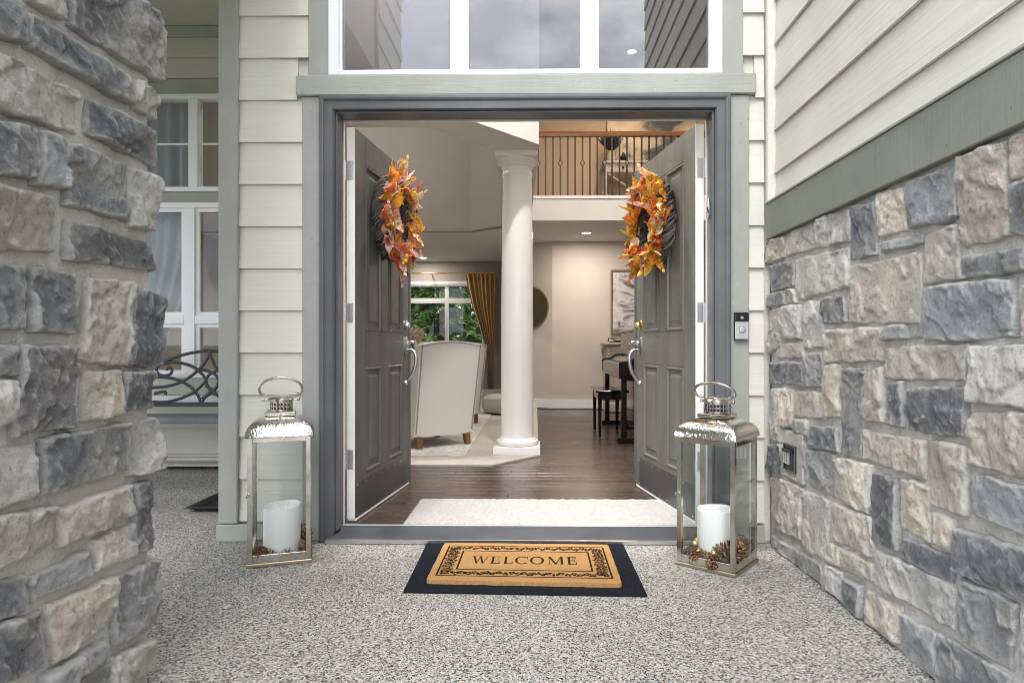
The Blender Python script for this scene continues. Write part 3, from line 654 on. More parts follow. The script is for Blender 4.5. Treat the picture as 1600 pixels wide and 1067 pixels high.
# iron bench
BY = 4.84
ib = thing('iron_bench', (-2.42, 4.65, 0), 'black iron bench with scrolled back under the porch window', 'bench')
def bp(x, y): p = at(230 + .281 * x, 520 + .281 * y, Y=BY); return (p.x, BY, p.z)
SCR = [[(60, 180), (120, 150), (200, 122), (280, 106), (345, 101), (395, 98)],
 [(345, 105), (335, 140), (300, 190), (250, 235), (190, 272), (110, 297), (20, 305)],
 [(345, 105), (362, 150), (385, 195), (420, 235)],
 [(105, 205), (125, 195), (138, 208), (130, 228), (100, 238), (66, 230), (52, 205), (66, 182), (105, 168), (160, 164), (220, 175), (270, 198), (308, 232), (325, 258)],
 [(325, 258), (338, 300), (370, 335), (420, 365)],
 [(20, 248), (80, 246), (140, 253), (200, 275), (250, 308), (280, 345), (300, 392)],
 [(300, 392), (320, 360), (355, 325), (400, 292)],
 [(20, 382), (80, 386), (150, 375), (220, 350), (275, 318), (325, 268)],
 [(325, 262), (345, 232), (380, 214), (430, 206)],
 [(100, 345), (104, 332), (92, 326), (70, 330), (40, 338)]]
cxm = bp(362, 0)[0]
for c_ in SCR:
    pts = [bp(*p) for p in c_]
    MB().tube(bez(pts, 6), .0115, 8, flat=.6, up=(0, 1, 0)).build('scroll', MAT['benchiron'], ib, smooth=True)
    if c_[0][0] != 345: MB().tube(bez([(2 * cxm - p[0], p[1], p[2]) for p in pts], 6), .0115, 8, flat=.6, up=(0, 1, 0)).build('scroll', MAT['benchiron'], ib, smooth=True)
zb = bp(0, 396)[2]
box('back_rail', MAT['benchiron'], ib, -3.02, -1.82, BY - .012, BY + .012, zb - .018, zb + .012, .003)
for k in range(4): box('seat_slat', MAT['seatpaint'], ib, -3.0, -1.84, 4.43 + .1 * k, 4.52 + .1 * k, .405 - .004 * k, .445 - .004 * k, .006)
for x in (-3.02, -1.82):
    box('leg', MAT['benchiron'], ib, x - .02, x + .02, 4.45, 4.49, 0, .62, .004); box('leg', MAT['benchiron'], ib, x - .02, x + .02, BY - .02, BY + .02, 0, .90, .004)
    box('armrest', MAT['benchiron'], ib, x - .025, x + .025, 4.43, BY - .021, .621, .65, .005)
# boot tray
bt = thing('boot_tray', (-1.75, 3.9, 0), 'black plastic boot tray on the porch floor beside the corner board', 'tray')
X0, X1, Y0, Y1 = -1.965, -1.56, 3.63, 4.35
b = MB(); b.box(X0 + .03, X1 - .03, Y0 + .03, Y1 - .03, .003, .009); b.build('tray_floor', MAT['tray'], bt)
def rimring(o0, z0, o1, z1, o2, z2):
    b = MB(); P = []
    for off, z in ((o0, z0), (o1, z1), (o2, z2), (o2 + .004, z2 - .004), (o1 + .004 if False else o0 - .004, z0 - .0)):
        P.append([(X0 + .03 - off, Y0 + .03 - off, z), (X1 - .03 + off, Y0 + .03 - off, z), (X1 - .03 + off, Y1 - .03 + off, z), (X0 + .03 - off, Y1 - .03 + off, z)])
    vs = sum(P, []); fs = []
    for r in range(len(P) - 1):
        for k in range(4): fs.append((r * 4 + k, r * 4 + (k + 1) % 4, (r + 1) * 4 + (k + 1) % 4, (r + 1) * 4 + k))
    return b.add(vs, fs)
rimring(0, .0095, .014, .030, .03, .032).build('rim', MAT['tray'], bt)
for k in range(12): box('rib', MAT['tray'], bt, X0 + .06, X1 - .06, Y0 + .06 + .052 * k, Y0 + .066 + .052 * k, .0095, .0125)
# ------------------------------------------------------------------ entry doors
DW, DH, DT, DB = .91, 2.012, .044, .052
def entry_door(hinge, rz, m, mat, label, deadmat):
    """local x along the leaf from the hinge, outer face at y=0 looking towards m (+1/-1)"""
    d = thing('entry_door', (hinge[0], hinge[1], DB), label, 'door', 'pair of open entry doors', rz)
    def bx(nm, mt, x0, x1, a, b_, z0, z1, bev=.002, par=None):
        y0, y1 = sorted((a * m, b_ * m))
        return box(nm, mt, d if par is None else par, x0, x1, y0, y1, z0, z1, bev, world=False)
    xs = (.145, .392, .512, .777); zb = (.205, .775, .968, 1.862)
    bx('core', mat, .002, DW - .002, -DT + .003, -.013, .004, DH - .004, 0)
    bx('stile', mat, 0, xs[0], -DT, 0, 0, DH); bx('stile', mat, xs[3], DW, -DT, 0, 0, DH)
    bx('rail', mat, xs[0] + .0004, xs[3] - .0004, -DT + .001, -.0005, 0, zb[0]); bx('rail', mat, xs[0] + .0004, xs[3] - .0004, -DT + .001, -.0005, zb[1], zb[2]); bx('rail', mat, xs[0] + .0004, xs[3] - .0004, -DT + .001, -.0005, zb[3], DH)
    for z0, z1 in ((zb[0], zb[1]), (zb[2], zb[3])):
        bx('middle_stile', mat, xs[1], xs[2], -DT + .001, -.0005, z0 + .0004, z1 - .0004)
        for x0, x1 in ((xs[0], xs[1]), (xs[2], xs[3])):
            # raised panel with bevelled field
            b = MB(); P = []
            for inset, y in ((.001, -.012), (.001, -.003), (.010, .0035), (.016, .0025), (.022, -.009), (.045, -.0085), (.060, -.002)):
                P.append([(x0 + inset, y * m, z0 + inset), (x1 - inset, y * m, z0 + inset), (x1 - inset, y * m, z1 - inset), (x0 + inset, y * m, z1 - inset)])
            fs = [(r * 4 + k, r * 4 + (k + 1) % 4, (r + 1) * 4 + (k + 1) % 4, (r + 1) * 4 + k) for r in range(len(P) - 1) for k in range(4)]
            n = (len(P) - 1) * 4; fs.append((n, n + 1, n + 2, n + 3))
            me = b.add(sum(P, []), fs).mesh('panel', mat)
            put('panel', me, d, False)
    # white unpainted hinge edge, weather strip, kick plate with rivets
    bx('edge', MAT['bare'], -.0035, -.0003, -DT + .0005, -.0005, 0, DH, 0)
    bx('sweep', MAT['bare'], .002, DW - .004, -DT + .004, .003, -.014, -.0008, .002)
    kp = bx('kick_plate', MAT['kick'], .012, DW - .06, .0006, .0026, .003, .178, 0)
    for k in range(8):
        x = .03 + (DW - .10) * k / 7
        for z in (.166, .016):
            b = MB(); b.tube([(x, .0026 * m, z), (x, .0045 * m, z)], [.0045, .003], 8); put('rivet', b.mesh('rivet', MAT['nickel']), kp, False)
    bx('astragal', MAT['slate'], DW + .0005, DW + .03, -DT - .002, .004, -.004, DH, .002)
    for z in (1.79, 1.058, .304):
        h = bx('hinge', MAT['zinc'], -.0058, -.0036, -DT + .004, -.009, z - .05, z + .05, .004)
        b = MB(); yk = (-DT - .006) * m
        for k in range(5): b.cyl((-.007, yk, z - .05 + .02 * k + .001), (-.007, yk, z - .05 + .02 * k + .019), .0065, n=10)
        put('knuckle', b.mesh('knuckle', MAT['zinc'], True), h, False)
        b = MB()
        for a_, c_ in ((-.036, .03), (-.020, .035), (-.034, 0), (-.036, -.03), (-.020, -.036)): b.tube([(-.006, (a_ + .006) * m, z + c_), (-.0072, (a_ + .006) * m, z + c_)], [.004, .003], 8)
        put('screw', b.mesh('screw', MAT['nickel']), h, False)
        y0, y1 = sorted(((-DT - .006) * m, (-DT - .042) * m))
        MB().box(-.045, -.0085, y0, y0 + .002, z - .05, z + .05) if False else None
    # handle set
    hx = .838; md = MAT[deadmat]
    b = MB()
    def disc(x, z, prof, n=20):
        vs = []; 
        for r, y in prof:
            for k in range(n): t = 6.28318 * k / n; vs.append((x + r * math.cos(t), y * m, z + r * math.sin(t)))
        fs = [(i * n + k, i * n + (k + 1) % n, (i + 1) * n + (k + 1) % n, (i + 1) * n + k) for i in range(len(prof) - 1) for k in range(n)]
        fs.append(tuple(range((len(prof) - 1) * n, len(prof) * n))); b.add(vs, fs)
    disc(hx, 1.02, [(.033, .0), (.033, .006), (.028, .010), (.020, .012), (.018, .024), (.015, .027), (.004, .027)])
    put('deadbolt', b.mesh('deadbolt', md, True), d, False)
    hs = b = MB()
    vs = []; n = 20; prof = [(.033, .058, 0), (.033, .058, .006), (.026, .048, .012), (.014, .03, .016), (.002, .004, .017)]
    for rx, rz_, y in prof:
        for k in range(n): t = 6.28318 * k / n; vs.append((hx + rx * math.cos(t), y * m, .888 + rz_ * math.sin(t)))
    b.add(vs, [(i * n + k, i * n + (k + 1) % n, (i + 1) * n + (k + 1) % n, (i + 1) * n + k) for i in range(len(prof) - 1) for k in range(n)])
    hp = put('handle_plate', b.mesh('handle_plate', MAT['nickel'], True), d, False)
    b = MB(); pts = bez([(hx, .012 * m, .862), (hx, .045 * m, .858), (hx, .066 * m, .835), (hx, .070 * m, .79), (hx, .056 * m, .73), (hx, .030 * m, .685), (hx, .012 * m, .665)], 5)
    b.tube(pts, [.009 + .003 * math.sin(math.pi * k / (len(pts) - 1)) for k in range(len(pts))], 10)
    put('handle', b.mesh('handle', MAT['nickel'], True), d, False)
    b = MB(); pts = bez([(hx, .012 * m, .900), (hx, .035 * m, .912), (hx, .058 * m, .905), (hx, .07 * m, .912)], 4); b.tube(pts, .0065, 8, flat=1.8)
    put('thumb_latch', b.mesh('thumb_latch', MAT['nickel'], True), hp, False)
    b = MB(); disc(hx, .652, [(.017, .0), (.017, .006), (.012, .014), (.004, .016)]); put('handle_foot', b.mesh('handle_foot', MAT['nickel'], True), d, False)
    return d
HL, HR = (-.926, 3.332), (.812, 3.302)
AL, AR = math.atan2(.994, .111), math.atan2(.985, -.175)
dl = entry_door(HL, AL, -1, MAT['door_l'], 'charcoal panelled door swung open on the left with pink-leaved wreath', 'nickel')
dr = entry_door(HR, AR, 1, MAT['door_r'], 'olive-grey panelled door swung open on the right with brass deadbolt', 'brass')

# ------------------------------------------------------------------ wreaths
def leaf_mesh(name, Ln, wd, kind, seed):
    rnd = random.Random(seed); b = MB()
    def blade(o_, d, n_, L_, W_, cup, bend, rows=7, round_=0.8):
        d = d.normalized(); sd = d.cross(n_).normalized(); n_ = sd.cross(d); vs = []
        for j in range(rows + 1):
            t = j / rows; wdt = W_ * (math.sin(math.pi * min(1, t * .96 + .04)) ** round_) * (1 if kind != 'oak' else 1 + .22 * math.sin(t * 16))
            for s_ in (-1, -.5, 0, .5, 1): vs.append(o_ + d * L_ * t + sd * wdt * s_ + n_ * (cup * W_ * s_ * s_ + bend * L_ * t * t + .04 * W_ * rnd.uniform(-1, 1)))
        b.add(vs, [(j * 5 + i, j * 5 + i + 1, (j + 1) * 5 + i + 1, (j + 1) * 5 + i) for j in range(rows) for i in range(4)])
    X, Z = Vector((1, 0, 0)), Vector((0, 0, 1))
    if kind in ('lance', 'round', 'oak'): blade(Vector((0, 0, 0)), X, Z, Ln, wd, .45, -.18, 8, .55 if kind == 'round' else .85)
    else:   # spray of small leaflets on a stem
        pts = [Vector((Ln * t / 6, 0, -.12 * Ln * (t / 6) ** 2)) for t in range(7)]; b.tube(pts, [.0022 - .0002 * t for t in range(7)], 4)
        for t in range(1, 10):
            for s_ in (-1, 1):
                o_ = Vector((Ln * t / 10, 0, -.12 * Ln * (t / 10) ** 2))
                blade(o_, Vector((.75, s_ * .75, rnd.uniform(-.1, .35))), Z, wd * (1.15 - t / 13), wd * .24, .3, -.1, 3)
        blade(pts[-1], X, Z, wd, wd * .25, .3, -.1, 3)
    me = b.mesh(name, MAT['leaf'], recalc=False)
    me.polygons.foreach_set('use_smooth', [True] * len(me.polygons)); return me
LEAVES = [leaf_mesh('leaf', .10, .026, 'lance', 1), leaf_mesh('leaf', .125, .022, 'lance', 2), leaf_mesh('leaf', .068, .034, 'round', 3), leaf_mesh('leaf', .105, .034, 'oak', 4), leaf_mesh('leaf', .15, .045, 'spray', 5), leaf_mesh('leaf', .115, .036, 'spray', 6)]
PAL = {'orange': (.76, .25, .05), 'gold': (.74, .40, .06), 'yellow': (.80, .54, .10), 'pink': (.80, .53, .47), 'cream': (.84, .68, .45), 'rust': (.46, .07, .03), 'olive': (.40, .28, .06), 'coral': (.76, .25, .12), 'mauve': (.42, .17, .17), 'plum': (.32, .05, .06)}
def wreath(door, hinge, ang, m, t, z, label, weights, seed, rad=.20):
    e = Vector((math.cos(ang), math.sin(ang), 0)); perp = Vector((-math.sin(ang), math.cos(ang), 0)) * m
    ctr = Vector((hinge[0], hinge[1], z)) + e * t + perp * .052
    wr = thing('wreath', ctr, label, 'wreath', 'autumn wreaths on the doors', ang)
    rnd = random.Random(seed); Rm = rad
    # twisted grapevine ring: a bundle of strands
    for k in range(5):
        b = MB()
        for q in range(9):
            ph = rnd.uniform(0, 6.28); rr = rnd.uniform(.012, .052); tw = rnd.choice((5, 7, 9)); pts = []
            for i in range(72):
                a = 6.28318 * i / 72; c_ = a * tw + ph; rj = Rm + rr * math.cos(c_) + .006 * noise.noise(Vector((i * .3, k, q)))
                pts.append((rj * math.cos(a), rr * .95 * math.sin(c_) * 1.0, rj * math.sin(a)))
            b.tube(pts, rnd.uniform(.003, .0055), 5, True)
        put('vine', b.mesh('vine', MAT['twig'], True), wr, False)
    names = list(weights); wts = [weights[n_] for n_ in names]
    N = 298
    for i in range(N):
        a = 6.28318 * (i * .618034 % 1) + rnd.uniform(-.1, .1)
        rad_v = Vector((math.cos(a), 0, math.sin(a))); tan = Vector((math.sin(a), 0, -math.cos(a))); out = Vector((0, m, 0))
        th = rnd.uniform(-.75, 1.2)
        base = rad_v * (Rm + .042 * math.sin(th)) + out * (.034 * math.cos(th) + rnd.uniform(.0, .035))
        sgn = 1 if rnd.random() < .5 else -1
        dn = (tan * sgn * rnd.uniform(.35, 1.0) + rad_v * (rnd.uniform(.0, .5) + .6 * math.sin(th)) + out * rnd.uniform(.05, .7) + Vector((0, 0, -.35)) * rnd.random()).normalized()
        nr = (out * rnd.uniform(-.1, .6) + Vector((-.8, 0, 0)) * rnd.uniform(.2, 1) + rad_v * rnd.uniform(-.4, .5) + Vector((rnd.uniform(-.5, .5), rnd.uniform(-.3, .3), rnd.uniform(-.5, .5))))
        sd = nr.cross(dn).normalized(); nr = dn.cross(sd)
        mt = Matrix((dn, sd, nr)).transposed().to_4x4(); sz = rnd.uniform(.5, .95)
        lo = put('leaf', rnd.choices(LEAVES, (3.0, 2.2, 4.2, 1.0, 1.8, 1.8))[0], wr, False)
        lo.matrix_basis = Matrix.Translation(base) @ mt @ Matrix.Diagonal((sz, sz, sz, 1))
        cl = PAL[rnd.choices(names, wts)[0]]; j = rnd.uniform(.85, 1.2)
        lo['tone'] = tuple(min(.95, c_ * j) for c_ in cl)
    # a few berry clusters
    for k in range(4):
        a = rnd.uniform(0, 6.28); b = MB()
        for q in range(7):
            p = Vector((math.cos(a) * (Rm + rnd.uniform(-.03, .04)), m * rnd.uniform(.05, .085), math.sin(a) * (Rm + rnd.uniform(-.03, .04)))) + Vector((rnd.uniform(-.02, .02), 0, rnd.uniform(-.02, .02)))
            b.lathe([(.001, -.007), (.005, -.005), (.0072, 0), (.005, .005), (.001, .007)], 8, p)
        q = put('berry_cluster', b.mesh('berry_cluster', MAT['leaf'], True), wr, False); q['tone'] = rnd.choice(((.75, .5, .25), (.4, .05, .03), (.7, .45, .1)))
    return wr
wreath(dl, HL, AL, -1, .44, 1.675, 'autumn wreath with pink and gold leaves hanging on the charcoal door', {'orange': 1.5, 'gold': 2.0, 'pink': 3.6, 'coral': 1.6, 'cream': 2.4, 'rust': .5, 'olive': 1.1, 'mauve': .5, 'plum': .3, 'yellow': 1.6}, 21)
wreath(dr, HR, AR, 1, .45, 1.645, 'autumn wreath with orange and yellow leaves hanging on the olive-grey door', {'orange': 2.6, 'gold': 2.8, 'yellow': 2.8, 'cream': 2.2, 'coral': 1, 'rust': .8, 'mauve': .7, 'olive': .4, 'pink': .5, 'plum': .2}, 33)

# ------------------------------------------------------------------ lanterns, candles, pine cones, baubles
def lantern(loc, rz, label, tilt):
    a = .128
    t = thing('lantern', loc, label, 'lantern', 'metal lanterns beside the doorway', rz)
    B_ = lambda nm, mt, *k, bev=.0015: box(nm, MAT[mt], t, *k, bevel=bev, world=False)
    B_('base', 'antique', -a - .006, a + .006, -a - .006, a + .006, .0005, .016, bev=.003)
    for s in (-1, 1):
        y0, y1 = sorted((s * a, s * (a - .015)))
        B_('bottom_rail', 'chrome', -a + .0205, a - .0205, y0, y1, .0165, .050); B_('top_rail', 'chrome', -a + .0205, a - .0205, y0, y1, .528, .549)
        B_('bottom_rail', 'chrome', y0, y1, -a + .0205, a - .0205, .0165, .050); B_('top_rail', 'chrome', y0, y1, -a + .0205, a - .0205, .528, .549)
        B_('pane', 'glass', -a + .012, a - .012, s * (a - .007) - .001, s * (a - .007) + .001, .04, .532, bev=0)
        B_('pane', 'glass', s * (a - .007) - .001, s * (a - .007) + .001, -a + .012, a - .012, .04, .532, bev=0)
        for q in (-1, 1):
            x0, x1 = sorted((q * a, q * (a - .020))); B_('post', 'chrome', x0, x1, *sorted((s * a, s * (a - .020))), .0165, .549)
    prof = [(.134, .5495), (.141, .551), (.141, .560), (.138, .574), (.131, .589), (.118, .604), (.100, .616), (.080, .625), (.062, .631), (.05, .633)]
    b = MB(); vs = []; n = 40
    for h, z in prof:
        for k in range(n):
            q = 4 * k / n; sdn = int(q); f = (q - sdn) * 2 - 1
            x, y = [(f, -1), (1, f), (-f, 1), (-1, -f)][sdn]
            rr = (1 - .035 * (abs(x) * abs(y)) ** 6); vs.append((h * x * rr, h * y * rr, z))
    b.add(vs, [(i * n + k, i * n + (k + 1) % n, (i + 1) * n + (k + 1) % n, (i + 1) * n + k) for i in range(len(prof) - 1) for k in range(n)] + [tuple(range(n))[::-1], tuple(range((len(prof) - 1) * n, len(prof) * n))])
    put('roof', b.mesh('roof', MAT['hammered'], True), t, False)
    B_('collar', 'chrome', -.064, .064, -.064, .064, .6335, .650, bev=.003)
    for x, y in ((.0665, 0), (-.0665, 0), (0, .0665), (0, -.0665)):
        b = MB(); b.lathe([(.001, -.004), (.0035, -.003), (.0045, 0), (.0035, .003), (.001, .004)], 8, (x, y, .642)); put('screw', b.mesh('screw', MAT['brass'], True), t, False)
    b = MB(); b.lathe([(.050, .6505), (.052, .6525), (.052, .660), (.044, .6605), (.044, .6515), (.043, .6505)], 28)
    ch = put('chimney', b.mesh('chimney', MAT['chrome'], True), t, False)
    b = MB(); b.lathe([(.049, .672), (.049, .677), (.045, .677), (.045, .672), (.049, .672)], 28); b.lathe([(.049, .690), (.049, .697), (.045, .697), (.045, .690), (.049, .690)], 28)
    for k in range(20):
        q = 6.28318 * k / 20; c_, s_ = math.cos(q), math.sin(q); b.cyl((.047 * c_, .047 * s_, .660), (.047 * c_, .047 * s_, .692), .0036, n=6)
    put('grille', b.mesh('grille', MAT['chrome'], True), ch, False)
    b = MB(); b.lathe([(.054, .6975), (.056, .699), (.056, .704), (.048, .712), (.034, .719), (.018, .7225), (.003, .7235)], 28); put('cap', b.mesh('cap', MAT['chrome'], True), t, False)
    b = MB(); pts = []
    for k in range(33):
        q = R(-32 + 244 * k / 32); x = .090 * math.cos(q); zz = .052 * math.sin(q) + .05
        if k in (0, 32): x = math.copysign(.058, x)
        pts.append((x, -zz * math.sin(tilt), .700 + zz * math.cos(tilt)))
    b.tube(pts, .0058, 10); put('handle', b.mesh('handle', MAT['handle_metal'], True), t, False)
    for s in (-1, 1):
        b = MB(); b.cyl((s * .050, 0, .701), (s * .072, 0, .701), .0055, n=10); b.lathe([(.001, -.008), (.006, -.006), (.008, 0), (.006, .006), (.001, .008)], 10, (s * .073, 0, .701)); put('pivot', b.mesh('pivot', MAT['chrome'], True), t, False)
    b = MB(); b.tube(bez([(-a - .001, -a - .004, .30), (-a - .004, -a - .014, .305), (-a + .004, -a - .016, .312), (-a + .008, -a - .006, .308)], 4), .0028, 6); put('latch', b.mesh('latch', MAT['chrome'], True), t, False)
    return t
LL, LR = (-1.139, 2.897, 0), (.790, 2.828, 0)
AL_, AR_ = R(18.7), R(-38.4)
lantern(LL, AL_, 'polished metal lantern with candle standing left of the doorway on the porch', R(12))
lantern(LR, AR_, 'polished metal lantern with candle and gold baubles standing right of the doorway', R(35))
def candle(loc, label, sl):
    t = thing('candle', loc, label, 'candle', 'white pillar candles in the lanterns')
    wob = lambda r, z, q: (sl * math.sin(q + .6) * .012 + .002 * math.sin(3 * q)) if z > .2 else 0
    b = MB(); b.lathe([(.070, 0), (.076, .002), (.0785, .008), (.0785, .21), (.0775, .217), (.074, .219), (.068, .216), (.060, .211), (.03, .207), (.004, .206)], 40, (0, 0, 0), wob)
    put('wax', b.mesh('wax', MAT['wax'], True), t, False)
    for x in (-.014, .018):
        b = MB(); b.cyl((x, 0, .205), (x + .006, .002, .236), .0028, .002, n=8); put('wick', b.mesh('wick', MAT['bare']), t, False)
candle((-1.125, 2.875, .0175), 'white pillar candle inside the lantern left of the doorway', .45)
candle((.785, 2.835, .0175), 'white pillar candle inside the lantern right of the doorway', .15)
def cone_mesh():
    b = MB(); N = 52
    for k in range(N):
        t = k / N; z = .056 * t; r = .026 * math.sin(math.pi * min(1, .18 + .82 * t) ** .85) + .003; a = k * 2.39996
        d = Vector((math.cos(a), math.sin(a), .25 + .9 * t)).normalized(); sd = Vector((-math.sin(a), math.cos(a), 0)); p = Vector((0, 0, z)) + Vector((math.cos(a), math.sin(a), 0)) * r * .2
        L_ = r * .95 + .004; wd = .0062 * (1.15 - .5 * t); nn = d.cross(sd)
        vs = [p - sd * wd * .35, p + sd * wd * .35, p + d * L_ * .78 + sd * wd, p + d * L_ * .78 - sd * wd, p + d * L_ + nn * .003]
        vs += [q - nn * .0028 for q in vs]
        b.add(vs, [(0, 1, 2, 3), (3, 2, 4), (5, 8, 7, 6), (8, 9, 7), (3, 4, 9, 8), (2, 7, 9, 4)])
    b.lathe([(.003, 0), (.006, .006), (.007, .022), (.005, .045), (.002, .058)], 8)
    return b.mesh('pine_cone', MAT['cone'], recalc=False)
CONE = cone_mesh()
def place(loc, rz, p): return Vector(loc) + Matrix.Rotation(rz, 3, 'Z') @ Vector(p)
def cones(loc, rz, spots, label, grp):
    for k, (x, y, z, tx, ty, sz) in enumerate(spots):
        o = put('pine_cone', CONE); o.location = place(loc, rz, (x * .84, y * .84, z)); o.rotation_euler = (tx, ty, k * 1.7); o.scale = (sz,) * 3
        tag(o, label[k] if isinstance(label, list) else label, 'pine cone', grp)
G1, G2 = 'pine cones in the left lantern', 'pine cones in the right lantern'
cones(LL, AL_, [(-.085, -.075, .042, 1.5, .2, 1.15), (-.055, -.092, .040, 1.4, 1.0, 1.0), (.085, -.080, .042, 1.5, .7, 1.2), (.060, -.095, .040, 1.3, 2.2, 1.0), (.092, .02, .05, .3, .3, 1.45), (-.092, .02, .045, 1.2, .4, 1.2), (.088, .085, .045, .6, .2, 1.3)], ['pine cone at the front left corner inside the left lantern', 'pine cone second from the left along the front of the left lantern', 'pine cone at the front right corner inside the left lantern', 'pine cone right of centre along the front of the left lantern', 'large upright pine cone right of the candle in the left lantern', 'pine cone left of the candle by the post of the left lantern', 'pine cone at the back right corner inside the left lantern'], G1)
cones(LR, AR_, [(-.09, -.09, .042, 1.5, .2, 1.2), (-.045, -.095, .042, 1.4, 1.0, 1.15), (.0, -.097, .040, 1.5, .7, 1.05), (.048, -.094, .042, 1.3, 2.2, 1.15), (.088, -.088, .052, .45, .5, 1.6), (.094, -.035, .045, 1.2, .4, 1.2), (.094, .015, .045, 1.5, 1.2, 1.2), (.092, .065, .055, .5, .2, 1.4), (-.094, -.03, .045, .8, .2, 1.2), (-.094, .03, .045, 1.1, 1.2, 1.2), (-.09, .085, .045, .7, 2.2, 1.2), (.06, .095, .05, .9, .3, 1.3), (.0, .098, .045, 1.2, .3, 1.2), (.070, -.070, .075, 1.0, 1.3, 1.1)], ['pine cone at the far left corner inside the right lantern', 'pine cone second from the left along the front pane of the right lantern', 'pine cone below the candle middle along the front of the right lantern', 'pine cone right of the front bauble in the right lantern', 'large pine cone standing at the near corner of the right lantern', 'pine cone behind the near corner post of the right lantern', 'pine cone midway along the right side pane of the right lantern', 'tall pine cone at the rear of the right side pane, right lantern', 'pine cone behind the baubles by the left side of the right lantern', 'pine cone midway along the left rear pane of the right lantern', 'pine cone at the rear left corner of the right lantern', 'pine cone at the rear right corner of the right lantern', 'pine cone directly behind the candle in the right lantern', 'small pine cone perched on others near the front corner, right lantern'], G2)
for (x, y, z), lab in (((-.070, -.070, .088), 'gold bauble highest on the pine cones at the near-left lantern corner'), ((-.050, -.088, .066), 'gold bauble lower left among pine cones in the right lantern'), ((.022, -.086, .068), 'gold bauble in front of the white candle in the right lantern'), ((-.088, -.008, .082), 'gold bauble behind the left pane of the right lantern')):
    p = place(LR, AR_, (x, y, z)); b = MB(); n = 12
    b.lathe([(.0005, -.0135)] + [(.0135 * math.cos(R(q)), .0135 * math.sin(R(q))) for q in range(-75, 90, 15)] + [(.0005, .0135)], 16)
    o = put('bauble', b.mesh('bauble', MAT['goldball'], True)); o.location = p; tag(o, lab, 'bauble', 'gold baubles in the right lantern')

# ------------------------------------------------------------------ door mats
def quadmat(name, mat, pts, z0, z1, r, label=None, cat=None, parent=None, bev=.004, wob=0):
    """a slab with rounded corners following four floor points (BL BR FR FL)"""
    P = [Vector((p.x, p.y)) for p in pts]; out = []
    for i in range(4):
        c_, a, d = P[i], P[i - 1], P[(i + 1) % 4]; ua, ud = (a - c_).normalized(), (d - c_).normalized()
        for k in range(6):
            t = k / 5; out.append(c_ + ua * r * (1 - t) ** 2 + ud * r * t * t)
    if wob:
        dense = []
        for i in range(len(out)):
            a, d = out[i], out[(i + 1) % len(out)]; m_ = max(1, int((d - a).length / .012))
            for k in range(m_): dense.append(a.lerp(d, k / m_) + Vector((random.uniform(-wob, wob), random.uniform(-wob, wob))))
        out = dense
    b = MB().prism([(p.x, p.y) for p in out], lambda p, t: (p[0], p[1], t), z0, z1)
    o = b.build(name, mat, parent)
    if label: tag(o, label, cat)
    return o
QB = [at(669, 844.5, Z=.006), at(972.5, 847.5, Z=.006), at(1012, 930.5, Z=.006), at(630, 924, Z=.006)]
for p in QB[:2]: p.y = min(p.y, 3.068)
quadmat('rubber_mat', MAT['rubber'], QB, .001, .0065, .004, 'thin charcoal rubber mat lying on the porch beneath the welcome mat', 'mat')
QC = [at(695, 847, Z=.024), at(950, 850, Z=.024), at(972, 911, Z=.024), at(666, 905, Z=.024)]
wm = thing('welcome_mat', ((QC[0] + QC[2]) / 2 * 1.0).to_2d().to_3d(), 'tan coir doormat reading WELCOME with black leaf border', 'mat')
random.seed(3)
quadmat('coir_pile', MAT['coir'], QC, .0068, .023, .018, parent=wm, wob=.0016)
b = MB(); rnf = random.Random(14)
cc = (QC[0] + QC[1] + QC[2] + QC[3]) / 4
for k in range(5200):
    e_ = rnf.choices((0, 1, 2, 3), (1, .6, 1.6, .6))[0]; t = rnf.random(); p_ = QC[e_].lerp(QC[(e_ + 1) % 4], .02 + .96 * t); od = (QC[(e_ + 1) % 4] - QC[e_]).cross(Vector((0, 0, 1))); od.z = 0; od.normalize()
    if od.dot(p_ - cc) < 0: od = -od
    p_ = Vector((p_.x, p_.y, rnf.uniform(.009, .0232))) - od * .001; d_ = (od * rnf.uniform(.4, 1) + Vector((rnf.uniform(-.5, .5), rnf.uniform(-.5, .5), rnf.uniform(-.5, .6)))) * rnf.uniform(.002, .006); s_ = d_.cross(Vector((.3, .4, 1))).normalized() * .0005
    b.add([p_ - s_, p_ + s_, p_ + d_], [(0, 1, 2)])
tag(b.build('edge_fibres', MAT['coir'], wm, recalc=False), kind='stuff')
def mq(u, v): return ((QC[0] * (1 - u) + QC[1] * u) * (1 - v) + (QC[3] * (1 - u) + QC[2] * u) * v)   # u right, v towards camera
ZP = .0236
def flat_poly(b, polys):
    for pl in polys: b.add([(mq(u, v).x, mq(u, v).y, ZP) for u, v in pl], [tuple(range(len(pl)))])
MW = (QC[1] - QC[0]).length; MH = (QC[3] - QC[0]).length; asp = MW / MH
def rect_line(u0, v0, u1, v1, t):
    tu, tv = t, t * asp
    return [[(u0, v0), (u1, v0), (u1, v0 + tv), (u0, v0 + tv)], [(u0, v1 - tv), (u1, v1 - tv), (u1, v1), (u0, v1)], [(u0, v0 + tv), (u0 + tu, v0 + tv), (u0 + tu, v1 - tv), (u0, v1 - tv)], [(u1 - tu, v0 + tv), (u1, v0 + tv), (u1, v1 - tv), (u1 - tu, v1 - tv)]]
b = MB(); flat_poly(b, rect_line(.035, .09, .965, .90, .010) + rect_line(.13, .235, .87, .745, .010)); b.build('border_line', MAT['print'], wm, recalc=True)
b = MB(); rnd = random.Random(5)
